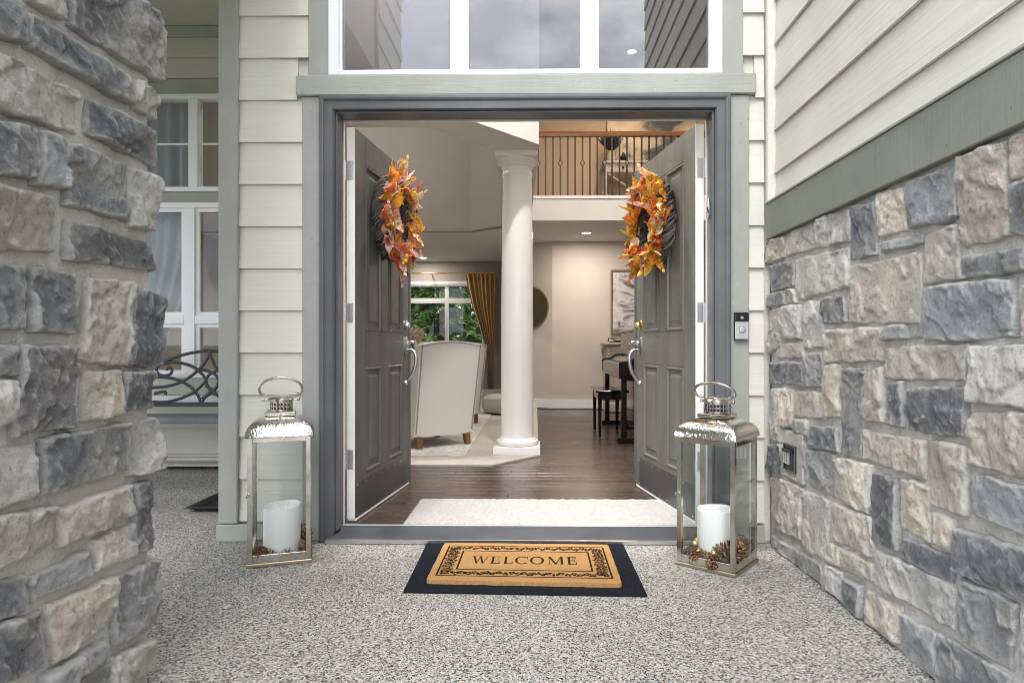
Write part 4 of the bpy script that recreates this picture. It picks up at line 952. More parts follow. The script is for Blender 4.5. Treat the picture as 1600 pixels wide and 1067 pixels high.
def motif(cu, cv, s, ang):
    for k in range(5):
        a = ang + k * 1.2566 + rnd.uniform(-.3, .3); L_ = s * rnd.uniform(.7, 1.1); c_, s_ = math.cos(a), math.sin(a)
        pl = []
        for t, wd in ((.12, 0), (.4, .30), (.7, .30), (1, 0), (.7, -.28), (.4, -.32)):
            x, y = t * L_, wd * L_; pl.append((cu + (x * c_ - y * s_), cv + (x * s_ + y * c_) * asp))
        flat_poly(b, [pl])
for k in range(27):
    u = .07 + .86 * k / 26
    motif(u, .163 + .012 * (-1) ** k, .027, rnd.uniform(0, 6)); motif(u, .823 + .012 * (-1) ** k, .027, rnd.uniform(0, 6))
for k in range(12):
    v = .20 + .58 * k / 11
    for u in (.067, .097, .903, .933): motif(u + .004 * (-1) ** k, v, .022, rnd.uniform(0, 6))
b.build('border_leaves', MAT['print'], wm)
# serif lettering
def letter(ch):
    S, T = .165, .065      # thick and thin stroke in units of cap height
    ser = lambda x0, x1, y: [(x0, y), (x1, y), (x1, y + .035), (x0, y + .035)]
    q = lambda x0, y0, x1, y1: [(x0, y0), (x1, y0), (x1, y1), (x0, y1)]
    dg = lambda x0, x1, w_: [(x0, 1), (x0 + w_, 1), (x1 + w_, 0), (x1, 0)]
    if ch == 'W': return 1.25, [dg(.06, .34, .14), [(.34, 0), (.40, 0), (.64, 1), (.58, 1)], dg(.52, .78, .14), [(.80, 0), (.86, 0), (1.16, 1), (1.10, 1)], ser(-.02, .28, .965), ser(.46, .74, .965), ser(1.0, 1.26, .965)]
    if ch == 'E': return .86, [q(.12, 0, .12 + S, 1), q(.12, 0, .72, T + .01), q(.12, 1 - T - .01, .70, 1), q(.2, .49, .56, .53), q(.56, .40, .60, .62), [(.70, 0), (.74, .26), (.69, .26), (.62, .04)], q(.66, .76, .70, 1), ser(.02, .3, 0), ser(.02, .3, .965)]
    if ch == 'L': return .80, [q(.12, 0, .12 + S, 1), q(.12, 0, .70, T + .01), [(.68, 0), (.73, .30), (.68, .30), (.60, .04)], ser(.02, .3, 0), ser(.0, .36, .965)]
    if ch in 'CO':
        pl = []; a0, a1 = (R(42), R(318)) if ch == 'C' else (0, 2 * math.pi); n = 28; out = []
        for k in range(n):
            p = []
            for t in (a0 + (a1 - a0) * k / n, a0 + (a1 - a0) * (k + 1) / n):
                wd = .065 + .11 * abs(math.cos(t)) ** 1.5; p.append(((.5 + .5 * math.cos(t), .5 + .52 * math.sin(t)), (.5 + (.5 - wd) * math.cos(t), .5 + (.52 - .065 * .9) * math.sin(t) * .985)))
            out.append([p[0][0], p[1][0], p[1][1], p[0][1]])
        if ch == 'C': out += [q(.86, .66, .90, 1.0)]
        return (1.0 if ch == 'C' else 1.12), out
    if ch == 'M': return 1.32, [q(.16, 0, .205, 1), dg(.14, .56, .15), [(.58, 0), (.64, 0), (1.04, 1), (.98, 1)], q(.98, 0, .98 + S, 1), ser(.05, .32, 0), ser(.90, 1.2, 0), ser(.03, .26, .965), ser(1.0, 1.2, .965)]
b = MB(); tot = sum(letter(c_)[0] for c_ in 'WELCOME') + .06 * 6; cw = .60 / tot; x = .20; z = .0002; k_ = 0
for ch in 'WELCOME':
    wd, pls = letter(ch)
    for pl in pls:
        k_ += 1; b.add([(mq(x + px * cw, .585 - py * .19).x, mq(x + px * cw, .585 - py * .19).y, ZP + .00003 * k_) for px, py in pl], [tuple(range(len(pl)))])
    x += (wd + .06) * cw
b.build('lettering', MAT['print'], wm)

# ------------------------------------------------------------------ doorbell, mezuzah, wall socket
db = thing('doorbell', (.99, 3.12, 1.03), 'black and silver video doorbell on the trim right of the doorway', 'doorbell')
p0, p1 = at(1147, 531, Y=3.11), at(1169, 488, Y=3.11); zc = p0.z + (p1.z - p0.z) * .66
box('back_plate', MAT['black_plastic'], db, p0.x, p1.x, 3.104, 3.1195, p0.z, p1.z, .003)
box('camera_cover', MAT['black_plastic'], db, p0.x + .0015, p1.x - .0015, 3.094, 3.1035, zc, p1.z - .002, .003)
box('face_plate', MAT['silver_plastic'], db, p0.x + .0015, p1.x - .0015, 3.094, 3.1035, p0.z + .002, zc - .0008, .003)
xm, zb_ = (p0.x + p1.x) / 2, p0.z + (zc - p0.z) * .56
def ydisc(par, nm, mat, x, y, z, prof, n=24):
    b = MB(); vs = []
    for r, dy in prof:
        for k in range(n): t = 6.28318 * k / n; vs.append((x + r * math.cos(t), y - dy, z + r * math.sin(t)))
    b.add(vs, [(i * n + k, i * n + (k + 1) % n, (i + 1) * n + (k + 1) % n, (i + 1) * n + k) for i in range(len(prof) - 1) for k in range(n)] + [tuple(range((len(prof) - 1) * n, len(prof) * n))])
    return b.build(nm, mat, par, smooth=True)
ydisc(db, 'button_ring', MAT['nickel'], xm, 3.094, zb_, [(.0165, 0), (.0165, .002), (.013, .002), (.013, .0005)])
ydisc(db, 'button', MAT['silver_plastic'], xm, 3.094, zb_, [(.0125, 0), (.0125, .002), (.010, .003), (.002, .003)])
ydisc(db, 'lens', MAT['nickel'], xm, 3.094, (zc + p1.z) / 2 - .004, [(.0075, 0), (.0075, .001), (.005, .0015), (.005, .0003), (.001, .0003)])
mz = thing('mezuzah', (DX1 - .014, 3.17, 1.60), 'small silver and blue mezuzah case on the right door jamb', 'mezuzah')
ta, tb2 = Vector((DX1 - .0215, 3.172, 1.545)), Vector((DX1 - .0215, 3.158, 1.655)); dv = tb2 - ta
b = MB(); b.tube([ta + dv * k for k in (.1, .16, .18, .22, .25, .3)], [.004, .009, .0065, .0065, .010, .009], 12); b.build('lower_finial', MAT['nickel'], mz, smooth=True)
b = MB(); b.tube([ta + dv * k for k in (.302, .778)], .0085, 12); mt_ = b.build('tube', MAT['silver_plastic'], mz, smooth=True)
b = MB(); b.tube([ta + dv * k for k in (.78, .84, .86, .9, .95, 1)], [.010, .010, .006, .006, .004, .002], 12); b.build('upper_finial', MAT['nickel'], mz, smooth=True)
b = MB(); q0 = ta + dv * .5 + Vector((-.0045, -.0085, 0))
for pts in ([(-.004, 0, -.02), (-.001, 0, .0), (.003, 0, .02)], [(.003, 0, -.018), (.004, 0, -.002), (-.003, 0, .006)], [(-.004, 0, .012), (.0, 0, .008), (.004, 0, -.012)]): b.tube([q0 + Vector(p) for p in pts], .0018, 6)
b.build('letter', MAT['blue'], mz)
wsk = thing('wall_socket', (1.11, 2.9, .42), 'dark recessed wall socket in a pale block among the right-wall stones', 'socket')
def rp_(u, v, X=1.106): p = at(u, v, X=X); return p
a_, c_ = rp_(1221, 673), rp_(1251, 753)
y0, y1 = c_.y, a_.y; z1, z0 = a_.z + .01, at(1221, 742, X=1.106).z
MB().box(1.113, 1.136, y0, y1, z0, z1).build('block', MAT['mortar'], wsk, bevel=.004)
i0, i1 = rp_(1224, 692), rp_(1242, 738); ya, yb = i1.y, i0.y; zt, zl = i0.z + .004, at(1224, 732, X=1.106).z
box('plate', MAT['black_plastic'], wsk, 1.1085, 1.1128, ya, yb, zl, zt, .001)
for k, g in enumerate(((ya, ya + .006, zl, zt), (yb - .006, yb, zl, zt), (ya + .0062, yb - .0062, zt - .006, zt), (ya + .0062, yb - .0062, zl, zl + .006))): box('bezel', MAT['slate'], wsk, 1.104, 1.1083, g[0], g[1], g[2], g[3], .001)
for k in range(3):
    yy = yb - .016 - .022 * k; box('switch', MAT['silver_plastic'], wsk, 1.098, 1.1083, yy - .010, yy, zl + .030, zt - .035, .002)
box('hood', MAT['black_plastic'], wsk, 1.094, 1.1083, ya + .008, yb - .008, zt - .034, zt - .022, .002)
# ------------------------------------------------------------------ interior shell
FZ, CZ, HZ = .035, 2.41, 4.70
random.seed(11)
fl_ = thing('wood_floor', (0, 6, 0), None, None, kind='structure')
for a in ((-1.485, 3.5, 3.263, 5.2), (-4.4, 3.5, 5.2, 11.45)):
    sb = box('subfloor', MAT['plank'], fl_, *a, .001, FZ - .008); sb['tone'] = (.02, .012, .008)
y = 3.263; pm = {}
while y < 9.28:
    x = -1.44 - random.uniform(0, .6)
    while x < (1.9 if y > 5 else 1.35):
        Ln = random.choice((.7, .95, 1.2, 1.5, 1.8)); k = Ln
        if x < -1.44: Ln = round(Ln - (-1.44 - x), 3); k = Ln; x = -1.44
        if Ln < .02: x += max(Ln, 0); continue
        if k not in pm: pm[k] = MB().box(0, Ln - .0022, 0, .1018, -.008, 0).mesh('plank', MAT['plank'], bevel=.0012)
        xx = x; 
        if not (y > 4.95 and xx + Ln < .05):
            o = put('plank', pm[k], fl_); o.location = (xx, y, FZ - random.uniform(0, .0006)); j = random.uniform(.7, 1.35); o['tone'] = (.062 * j, .043 * j, .034 * j)
        x += Ln
    y += .104
cp = [(-4.4, 4.87), (-.325, 4.87), (.03, 5.30), (.03, 9.34), (-.44, 9.58), (-.44, 11.39), (-4.4, 11.39)]
o = MB().prism(cp, lambda p, t: (p[0], p[1], t), FZ - .006, FZ + .012).build('carpet', MAT['carpet']); struct(o)
def wall(nm, mat, *k): return struct(box(nm, MAT[mat], None, *k))
def pwall(nm, mat, poly, z0, z1): return struct(MB().prism(poly, lambda p, t: (p[0], p[1], t), z0, z1).build(nm, MAT[mat]))
wall('foyer_left_wall', 'beige', -1.4895, -1.44, 3.263, 5.02, FZ, HZ)
wall('foyer_front_wall', 'beige', 1.136, 3.6, 3.17, 3.262, 0, HZ)
wall('living_left_wall', 'taupe', -4.5, -4.41, 5.18, 11.5, 0, HZ)
wall('living_front_wall', 'taupe', -4.4, -1.4895, 5.171, 5.2, 2.95, HZ)
wall('upper_front_wall', 'siding_dim', -4.6, -1.4895, 5.05, 5.17, 3.601, HZ)
wall('right_wall', 'beige', 3.5, 3.6, 3.263, 9.6, 0, HZ)
pwall('dining_back_wall', 'beige', [(.246, 9.24), (3.5, 9.24), (3.5, 9.36), (.28, 9.36)], FZ, CZ)
pwall('angled_wall', 'beige', [(-.45, 9.598), (.2455, 9.24), (.279, 9.36), (-.33, 9.67)], FZ, CZ)
wall('living_return_wall', 'taupe', -.45, -.331, 9.671, 11.4, FZ, CZ)
WZa, WZb, WXa, WXb = .55, 2.0, -3.2, -.93
for a in ((-4.4, WXa, FZ, CZ), (WXb, -.331, FZ, CZ), (WXa, WXb, FZ, WZa), (WXa, WXb, WZb, CZ)):
    wall('living_back_wall', 'taupe', a[0], a[1], 11.401, 11.52, a[2], a[3])
g1, g2 = at(735, 361, Z=CZ), at(782, 353, Z=CZ)
pwall('living_drop_wall', 'greige', [(-4.4, g1.y), (g1.x, g1.y), (g2.x, g2.y), (g2.x + .12, g2.y - .02), (g2.x + .12, g2.y + .1), (g1.x, g1.y + .12), (-4.4, g1.y + .12)], CZ, HZ)
pwall('living_low_ceiling', 'ceil', [(-4.4, g1.y + .121), (g1.x, g1.y + .121), (g2.x + .12, g2.y + .101), (-.2, 8.3), (-.2, 9.68), (-.331, 9.68), (-.331, 11.4), (-4.4, 11.4)], CZ + .001, CZ + .05)
wall('rear_low_ceiling', 'ceil', -.19, 3.5, 7.72, 9.5, CZ + .001, CZ + .05)
wall('house_ceiling', 'ceil', -4.5, 3.6, 3.17, 11.52, HZ + .001, HZ + .1)
N1, N2, F1, F2 = (at(842, 226, Z=2.557), at(740, 190, Z=2.557), at(770, 234, Z=2.557), at(671, 199, Z=2.557))
N3 = N1 + (N2 - N1) * ((4.50 - N1.y) / (N2.y - N1.y))
pwall('foyer_beam', 'ceil', [(-1.439, 4.50), (N3.x, 4.50), (N1.x, N1.y), (-.035, 7.66), (-.33, 7.66), (F1.x, F1.y), (F2.x, F2.y), (-1.439, F2.y)], 2.557, HZ)
wall('loft_fascia', 'ceil', -.034, 3.5, 7.66, 7.719, CZ, 2.665)
wall('loft_fascia_cap', 'white', -.034, 3.5, 7.645, 7.73, 2.6655, 2.70)
wall('loft_floor', 'ceil', -.03, 3.5, 7.731, 9.6, CZ + .051, 2.695)
wall('loft_back_wall', 'loft', -.33, 3.5, 9.5, 9.6, 2.696, HZ)
wall('loft_side_wall', 'loft', -.33, -.2, 7.67, 9.499, CZ + .06, HZ)
for a in ([(.246, 9.215), (3.49, 9.215), (3.49, 9.239), (.253, 9.239)], [(-.455, 9.572), (.2455, 9.213), (.2525, 9.238), (-.446, 9.595)], [(-4.39, 11.37), (-.451, 11.37), (-.451, 11.4), (-4.39, 11.4)]):
    pwall('baseboard', 'white', a, FZ + .0125, FZ + .135)
# ------------------------------------------------------------------ column
cxn, cyn = -.152, 5.535
cl_ = thing('column', (cxn, cyn, FZ), 'round white column with square plinth standing at the edge of the living room', 'column')
box('plinth', MAT['gloss_white'], cl_, cxn - .194, cxn + .194, cyn - .194, cyn + .194, FZ + .0005, FZ + .068, .003)
MB().lathe([(.165, .1035), (.178, .108), (.184, .124), (.178, .140), (.160, .146), (.158, .152), (.150, .160), (.143, .166)], 40, (cxn, cyn, 0)).build('base_torus', MAT['gloss_white'], cl_, smooth=True)
MB().lathe([(.143, .1665), (.138, .20), (.137, .9), (.134, 1.5), (.128, 2.0), (.122, 2.36), (.128, 2.375), (.130, 2.385), (.128, 2.395), (.123, 2.40), (.123, 2.44), (.124, 2.4445)], 40, (cxn, cyn, 0)).build('shaft', MAT['gloss_white'], cl_, smooth=True)
MB().lathe([(.125, 2.445), (.134, 2.452), (.138, 2.462), (.150, 2.475), (.163, 2.492), (.168, 2.504), (.168, 2.5095)], 40, (cxn, cyn, 0)).build('echinus', MAT['gloss_white'], cl_, smooth=True)
box('abacus', MAT['gloss_white'], cl_, cxn - .176, cxn + .176, cyn - .176, cyn + .176, 2.51, 2.5565, .003)
# ------------------------------------------------------------------ balcony railing
RY = 7.79
zr0, zr1 = at(900, 214, Y=RY).z, at(900, 206.5, Y=RY).z
br = thing('balcony_railing', (1.0, RY, 2.70), 'loft railing of thin black iron balusters under a brown wooden handrail', 'railing')
MB().prism([(RY - .03, zr0), (RY + .03, zr0), (RY + .034, zr0 + .03), (RY + .02, zr1), (RY - .02, zr1), (RY - .034, zr0 + .03)], lambda p, t: (t, p[0], p[1]), -.19, 2.35).build('handrail', MAT['handrail'], br)
zd = at(900, 255, Y=RY).z
for k in range(26):
    x = at(830 + .2062 * (53 + 56.0 * k), 250, Y=RY).x
    if k % 3 == 0:
        b = MB()
        for z0, z1 in ((2.7005, zd - .038), (zd + .038, zr0)): b.box(x - .0095, x + .0095, RY - .008, RY + .008, z0, z1)
        for s in (-1, 1): b.tube([(x, RY, zd - .040), (x + s * .026, RY, zd), (x, RY, zd + .040)], .0055, 6)
    else: b = MB().box(x - .0095, x + .0095, RY - .008, RY + .008, 2.7005, zr0)
    b.box(x - .012, x + .012, RY - .012, RY + .012, zr0 - .022, zr0 - .0005)
    b.build('baluster', MAT['iron'], br)
# ------------------------------------------------------------------ recessed lights and added fill lamps
def downlight(x, y, z, w_, label, size=.075, col=(1, .90, .79)):
    t = thing('ceiling_light', (x, y, z), label, 'ceiling light', 'recessed ceiling lights')
    b = MB(); b.lathe([(size * .78, -.0005), (size * .80, -.006), (size * 1.05, -.006), (size * 1.08, -.0005)], 28, (x, y, z)); b.build('trim_ring', MAT['white'], t, smooth=True)
    b = MB(); b.lathe([(size * .77, -.0045), (size * .4, -.0045), (.001, -.0045)], 24, (x, y, z)); b.build('lens', MAT['lamp'], t)
    l = bpy.data.lights.new('lamp', 'AREA'); l.shape = 'DISK'; l.size = size * 1.5; l.energy = w_; l.color = col
    lo = bpy.data.objects.new('lamp', l); C.objects.link(lo); lo.parent = t; lo.location = (0, 0, -.008)
p = at(661, 403, Z=CZ); downlight(p.x, p.y, CZ, 5, 'lit recessed light in the low living room ceiling above the window')
p = at(916, 364, Z=CZ); downlight(p.x, p.y, CZ, 11, 'lit recessed light in the low ceiling under the loft railing')
downlight(1.24, 8.33, HZ, 12, 'lit recessed light in the loft ceiling seen through the transom', col=(1, .72, .46))
downlight(.1, 3.75, HZ, 45, 'unseen fill light added in the tall foyer ceiling just inside the doors', col=(1, .96, .91))  # lamp out of view, added to brighten the foyer and column front
downlight(-.95, 4.0, HZ, 37, 'unseen fill light added in the tall foyer ceiling over the charcoal door', col=(1, .96, .91))  # second added foyer lamp, also out of view
downlight(1.3, 6.2, HZ, 20, 'unseen fill light added in the tall ceiling above the piano', col=(1, .92, .84))  # added lamp, out of view, brightening the piano side
downlight(-2.2, 6.6, HZ, 25, 'unseen fill light added in the tall living room ceiling above the armchairs', col=(1, .92, .84))  # added lamp, out of view, filling the tall part of the living room
# ------------------------------------------------------------------ living room
lw = thing('living_window', (-2.05, 11.4, WZa), 'white gridded living room window looking onto green conifers', 'window')
def lb(nm, x0, x1, z0, z1, mat='vinyl', y0=11.385, y1=11.45): return box(nm, MAT[mat], lw, x0, x1, y0, y1, z0, z1, .003)
zt = at(700, 470, Y=11.4).z; xv = at(698, 500, Y=11.4).x
lb('frame', WXa - .05, WXa, WZa - .05, WZb + .06); lb('frame', WXb, WXb + .05, WZa - .05, WZb + .06); lb('frame', WXa + .0005, WXb - .0005, WZb - .03, WZb + .06); lb('frame', WXa + .0005, WXb - .0005, WZa - .05, WZa + .03)
cols = [(WXa, xv - 1.13 - .04), (xv - 1.13 + .04, xv - .035), (xv + .035, WXb)]
for x in (xv - 1.13, xv): lb('mullion', x - .033, x + .033, WZa + .0305, WZb - .0305)
for x0, x1 in ((WXa + .0005, xv - 1.1635), (xv - 1.0965, xv - .0335), (xv + .0335, WXb - .0005)):
    lb('rail', x0, x1, zt - .045, zt + .045)
    for z0, z1 in ((WZa + .03, zt - .0455), (zt + .0455, WZb - .03)): lb('pane', x0, x1, z0, z1, 'glass', 11.41, 11.414)
cz = [at(740, v_, Y=11.25).z for v_ in (426, 450, 480, 510, 540, 570, 608)]
cl = [at(u_, 500, Y=11.25).x for u_ in (727, 731, 738, 748, 757, 761, 762)]; crr = [at(u_, 500, Y=11.25).x for u_ in (775, 774, 773, 773, 773, 772, 772)]
o = drape('curtain', MAT['velvet'], cl, crr, cz, 11.24, 7, .035); tag(o, 'gold velvet curtain drawn to the right of the living room window', 'curtain')
zrd = at(740, 427, Y=11.16).z
rd = thing('curtain_rod', (-2, 11.16, zrd), 'thin bronze curtain rod above the living room window', 'curtain rod')
MB().cyl((-3.4, 11.16, zrd), (-.63, 11.16, zrd), .011, n=10).build('rod', MAT['brass'], rd, smooth=True)
for x in (-.62, -3.41): MB().lathe([(.002, -.035), (.022, -.028), (.034, 0), (.022, .028), (.002, .035)], 14, (x, 11.16, zrd)).build('finial', MAT['antique'], rd, smooth=True)
x = at(672, 427, Y=11.16).x; MB().cyl((x, 11.165, zrd), (x, 11.4, zrd), .008, n=8).build('bracket', MAT['antique'], rd)
# rugs
p0, p1 = at(727, 712, Z=FZ + .018), at(759.5, 655.5, Z=FZ + .018)
V3 = Vector
quadmat('area_rug', MAT['palerug'], [V3((-3.3, 8.9, 0)), V3((p1.x + .02, 8.9, 0)), V3((p0.x, p0.y, 0)), V3((-3.3, p0.y + .05, 0))], FZ + .0125, FZ + .02, .01, 'pale patterned area rug under the cream armchairs', 'rug')
q0, q1 = at(629, 817, Z=FZ + .012), at(660, 777.5, Z=FZ + .012)
q0.y = 3.275
RX0, RX1, RYa, RYb = -.672, .84, 3.277, q1.y
nx, ny = 150, 52; vs = []; zt_ = FZ + .013
for j in range(ny + 1):
    for i in range(nx + 1):
        x = RX0 + (RX1 - RX0) * i / nx; y = RYa + (RYb - RYa) * j / ny
        ed = min(i, nx - i, j, ny - j); n_ = noise.fractal(Vector((x * 30, y * 55, 0)), 1, 2, 3)
        if ed == 0: x += .004 * n_; y += .005 * noise.noise(Vector((x * 60, y * 60, 4)))
        vs.append((x, max(3.2735, y), FZ + .001 + (.0105 + .0035 * n_) * min(1, ed / 1.5)))
o = MB().add(vs, [(j * (nx + 1) + i, j * (nx + 1) + i + 1, (j + 1) * (nx + 1) + i + 1, (j + 1) * (nx + 1) + i) for j in range(ny) for i in range(nx)]).build('entry_rug', MAT['shag'], smooth=True)
tag(o, 'white textured rug on the dark wood floor just inside the threshold', 'rug')
# armchairs
def armchair(loc, rz, label):
    t = thing('armchair', loc, label, 'armchair', 'cream wingback armchairs', rz)
    W = lambda z: .292 + .012 * (z - .1)
    tiltf = lambda z: -.15 * max(0, z - .1) / .83
    n, rows, vs = 20, 10, []
    for side in (0, 1):
        for j in range(rows + 1):
            for i in range(n + 1):
                s = 2 * i / n - 1; z = .10 + (.79 + .035 * (1 - s * s)) * j / rows
                vs.append((s * W(z), tiltf(z) + (.0 if side == 0 else .11) - (.012 * (1 - s * s) if side == 0 else 0), z))
    N = (n + 1) * (rows + 1); fs = []
    for s in (0, 1):
        fs += [(s * N + j * (n + 1) + i, s * N + j * (n + 1) + i + 1, s * N + (j + 1) * (n + 1) + i + 1, s * N + (j + 1) * (n + 1) + i) for j in range(rows) for i in range(n)]
    for j in range(rows):
        for i in (0, n): a = j * (n + 1) + i; fs.append((a, a + n + 1, a + n + 1 + N, a + N))
    for i in range(n):
        for j in (0, rows): a = j * (n + 1) + i; fs.append((a, a + 1, a + 1 + N, a + N))
    put('backrest', MB().add(vs, fs).mesh('backrest', MAT['linen'], True), t, False)
    for s in (-1, 1):     # wing flaring outwards and forward, then arm
        pr = [(-.025, .86), (.0, .885), (.10, .865), (.20, .79), (.24, .66), (.60, .60), (.62, .13), (.112, .12)]
        b = MB()
        def fn(p, q, s=s):
            wz = W(p[1]) + .001; yo = p[0]
            return (s * (wz - .068 + q), yo, p[1])
        b.prism(pr, fn, 0, .07); put('wing', b.mesh('wing', MAT['linen'], bevel=.008), t, False)
        b = MB(); edge = [(-.027, .86), (.0, .89), (.10, .87), (.20, .795), (.242, .66)]
        pts = bez([fn((y_, z_), .075) for y_, z_ in edge], 6)
        for q in pts: b.lathe([(.006, -.005), (.0085, 0), (.006, .005)], 6, q)
        put('nail_trim', b.mesh('nail_trim', MAT['nail'], True), t, False)
    b = MB(); b.box(-.29, .29, .115, .60, .13, .36); put('seat_base', b.mesh('seat_base', MAT['linen'], bevel=.015), t, False)
    b = MB(); b.box(-.28, .28, .12, .63, .365, .48); put('cushion', b.mesh('cushion', MAT['linen'], bevel=.035, seg=3), t, False)
    b = MB()
    for s in (-1, 1):
        for k in range(38):
            z = .14 + (.885 - .14) * k / 37; b.lathe([(.0045, -.004), (.0065, 0), (.0045, .004)], 6, (s * (W(z) - .016), tiltf(z) - .006, z))
    for k in range(31):
        s = 2 * k / 30 - 1; z = .875 + .035 * (1 - s * s); b.lathe([(.0045, -.004), (.0065, 0), (.0045, .004)], 6, (s * (W(z) - .016), tiltf(z) - .010 - .012 * (1 - s * s), z))
    put('nail_trim', b.mesh('nail_trim', MAT['nail'], True), t, False)
    for x in (-.24, .24):
        for y_, dy in ((.03, -.03), (.55, .02)):
            b = MB().hexa([(x - .022, y_ - .022 + dy, .0), (x + .022, y_ - .022 + dy, .0), (x + .022, y_ + .022 + dy, .0), (x - .022, y_ + .022 + dy, .0), (x - .03, y_ - .03, .13), (x + .03, y_ - .03, .13), (x + .03, y_ + .03, .13), (x - .03, y_ + .03, .13)])
            put('leg', b.mesh('leg', MAT['oakleg'], bevel=.003), t, False)
armchair((-.80, 5.70, FZ + .0205), R(37), 'nearer cream wingback armchair seen from behind between the door and column')
armchair((-.87, 7.27, FZ + .0205), R(37), 'farther cream wingback armchair half hidden behind the nearer one')
# pouf, side table with flowers
b = MB(); b.lathe([(.20, .0), (.27, .02), (.30, .08), (.305, .14), (.285, .20), (.22, .235), (.05, .245)], 28)
o = put('pouf', b.mesh('pouf', MAT['carpet'], True)); o.location = (-.40, 8.55, FZ + .0205); tag(o, 'low tan round pouf between the far armchair and the column', 'pouf')
st = thing('side_table', (-1.72, 9.1, FZ + .0125), 'small round table below the living room window holding flowers', 'table')
MB().lathe([(.25, .66), (.26, .67), (.26, .69), (.25, .70)], 24, (-1.72, 9.1, FZ)).build('table_top', MAT['oakleg'], st, smooth=True)
MB().lathe([(.16, .013), (.16, .03), (.03, .06), (.03, .655)], 16, (-1.72, 9.1, FZ)).build('pedestal', MAT['oakleg'], st, smooth=True)
fb = thing('flower_vase', (-1.70, 9.1, FZ + .701), 'vase of dried blush flowers between the charcoal door and the window', 'vase')
MB().lathe([(.04, 0), (.06, .04), (.065, .10), (.04, .17), (.045, .19)], 18, (-1.70, 9.1, FZ + .702)).build('vase', MAT['gloss_white'], fb, smooth=True)
rnd = random.Random(9); b = MB()
for k in range(260):
    d = V3((rnd.gauss(0, 1), rnd.gauss(0, 1), rnd.gauss(0, .9))).normalized() * rnd.uniform(.07, .15); c_ = V3((-1.68, 9.1, FZ + 1.04)) + d
    a = V3((rnd.gauss(0, 1), rnd.gauss(0, 1), rnd.gauss(0, 1))).normalized() * .03; e = a.cross(V3((.3, .5, .8))).normalized() * .022; b.add([c_ - a, c_ + e, c_ + a, c_ - e], [(0, 1, 2, 3)])
o = b.build('petals', MAT['leaf'], fb); o['tone'] = (.78, .68, .60)
# ------------------------------------------------------------------ mirror, painting, piano, bench, cabinet
pm_ = at(826, 481, Y=9.40); nrm = V3((-.457, -.889, 0)).normalized() * 1.0
mr = thing('round_mirror', (pm_.x, pm_.y, pm_.z), 'round brass-rimmed mirror on the angled wall behind the column', 'mirror')
def wdisc(par, nm, mat, c_, r0, r1, d0, d1, n=44):
    side = V3((-nrm.y, nrm.x, 0)); up = V3((0, 0, 1)); b = MB(); vs = []
    prof = [(r0, d0), (r0, d1), (r1, d1), (r1, d0)] if r0 > 0 else [(r1, d0), (r1, d1), (.002, d1)]
    for r, d in prof:
        for k in range(n): t = 6.28318 * k / n; vs.append(c_ + side * r * math.cos(t) + up * r * math.sin(t) + nrm * d)
    fs = [(i * n + k, i * n + (k + 1) % n, (i + 1) * n + (k + 1) % n, (i + 1) * n + k) for i in range(len(prof) - 1) for k in range(n)]
    return b.add(vs, fs).build(nm, mat, par, smooth=True)
dirw = V3((.6955, -.358, 0)).normalized(); nrm = V3((dirw.y, -dirw.x, 0))
wl = V3((-.45, 9.598, 0)); t_ = .425; pc = wl + dirw * t_; pc = V3((pc.x, pc.y, pm_.z)) + nrm * .004
wdisc(mr, 'glass', MAT['mirror'], pc, 0, .295, 0, .012); wdisc(mr, 'rim', MAT['gold'], pc, .290, .305, 0, .022)
a, b2 = at(954, 422, Y=9.22), at(954, 522, Y=9.22)
pt = thing('painting', (1.5, 9.23, 1.5), 'gold-framed abstract painting in greys with orange streak above the cabinet', 'painting')
PX0, PX1, PZ0, PZ1 = a.x, a.x + 1.0, b2.z, a.z
box('canvas', MAT['art_grey'], pt, PX0 + .02, PX1 - .02, 9.215, 9.236, PZ0 + .02, PZ1 - .02)
for g in ((PX0, PX0 + .022, PZ0, PZ1), (PX1 - .022, PX1, PZ0, PZ1), (PX0 + .0225, PX1 - .0225, PZ1 - .022, PZ1), (PX0 + .0225, PX1 - .0225, PZ0, PZ0 + .022)): box('frame', MAT['gold'], pt, g[0], g[1], 9.195, 9.2365, g[2], g[3], .003)
cb = thing('cabinet', (1.3, 8.95, FZ), 'greywashed wooden cabinet with raised panel behind the piano bench', 'cabinet')
a = at(944, 535, Y=8.8); CX0, CX1, CZt = a.x, 1.75, a.z
box('body', MAT['greywash'], cb, CX0 + .03, CX1 - .03, 8.80, 9.20, FZ + .001, CZt - .04)
box('top', MAT['greywash'], cb, CX0 - .01, CX1, 8.75, 9.205, CZt - .0395, CZt, .008)
box('plinth', MAT['greywash'], cb, CX0, CX1, 8.755, 8.7995, FZ + .001, FZ + .13, .012)
for x in (CX0 + .04, CX1 - .12):
    for k in range(3): box('flute', MAT['greywash'], cb, x + .027 * k, x + .02 + .027 * k, 8.785, 8.7995, FZ + .16, CZt - .30, .003)
for x0, x1, z0, z1 in ((CX0 + .10, CX0 + .40, CZt - .25, CZt - .06), (CX0 + .15, CX0 + .42, FZ + .18, CZt - .30), (CX0 + .43, CX1 - .15, CZt - .25, CZt - .06), (CX0 + .43, CX1 - .15, FZ + .18, CZt - .30)):
    q = box('panel', MAT['greywash'], cb, x0, x1, 8.778, 8.7995, z0, z1, .006); box('panel_field', MAT['greywash'], q, x0 + .03, x1 - .03, 8.770, 8.7775, z0 + .03, z1 - .03, .003)
sc_ = thing('iron_tray', (CX0 + .2, 8.9, CZt), 'small black scrolled iron tray on top of the cabinet', 'tray')
MB().lathe([(.15, .001), (.16, .004), (.16, .012), (.15, .014)], 24, (CX0 + .24, 8.93, CZt)).build('plate', MAT['iron'], sc_, smooth=True)
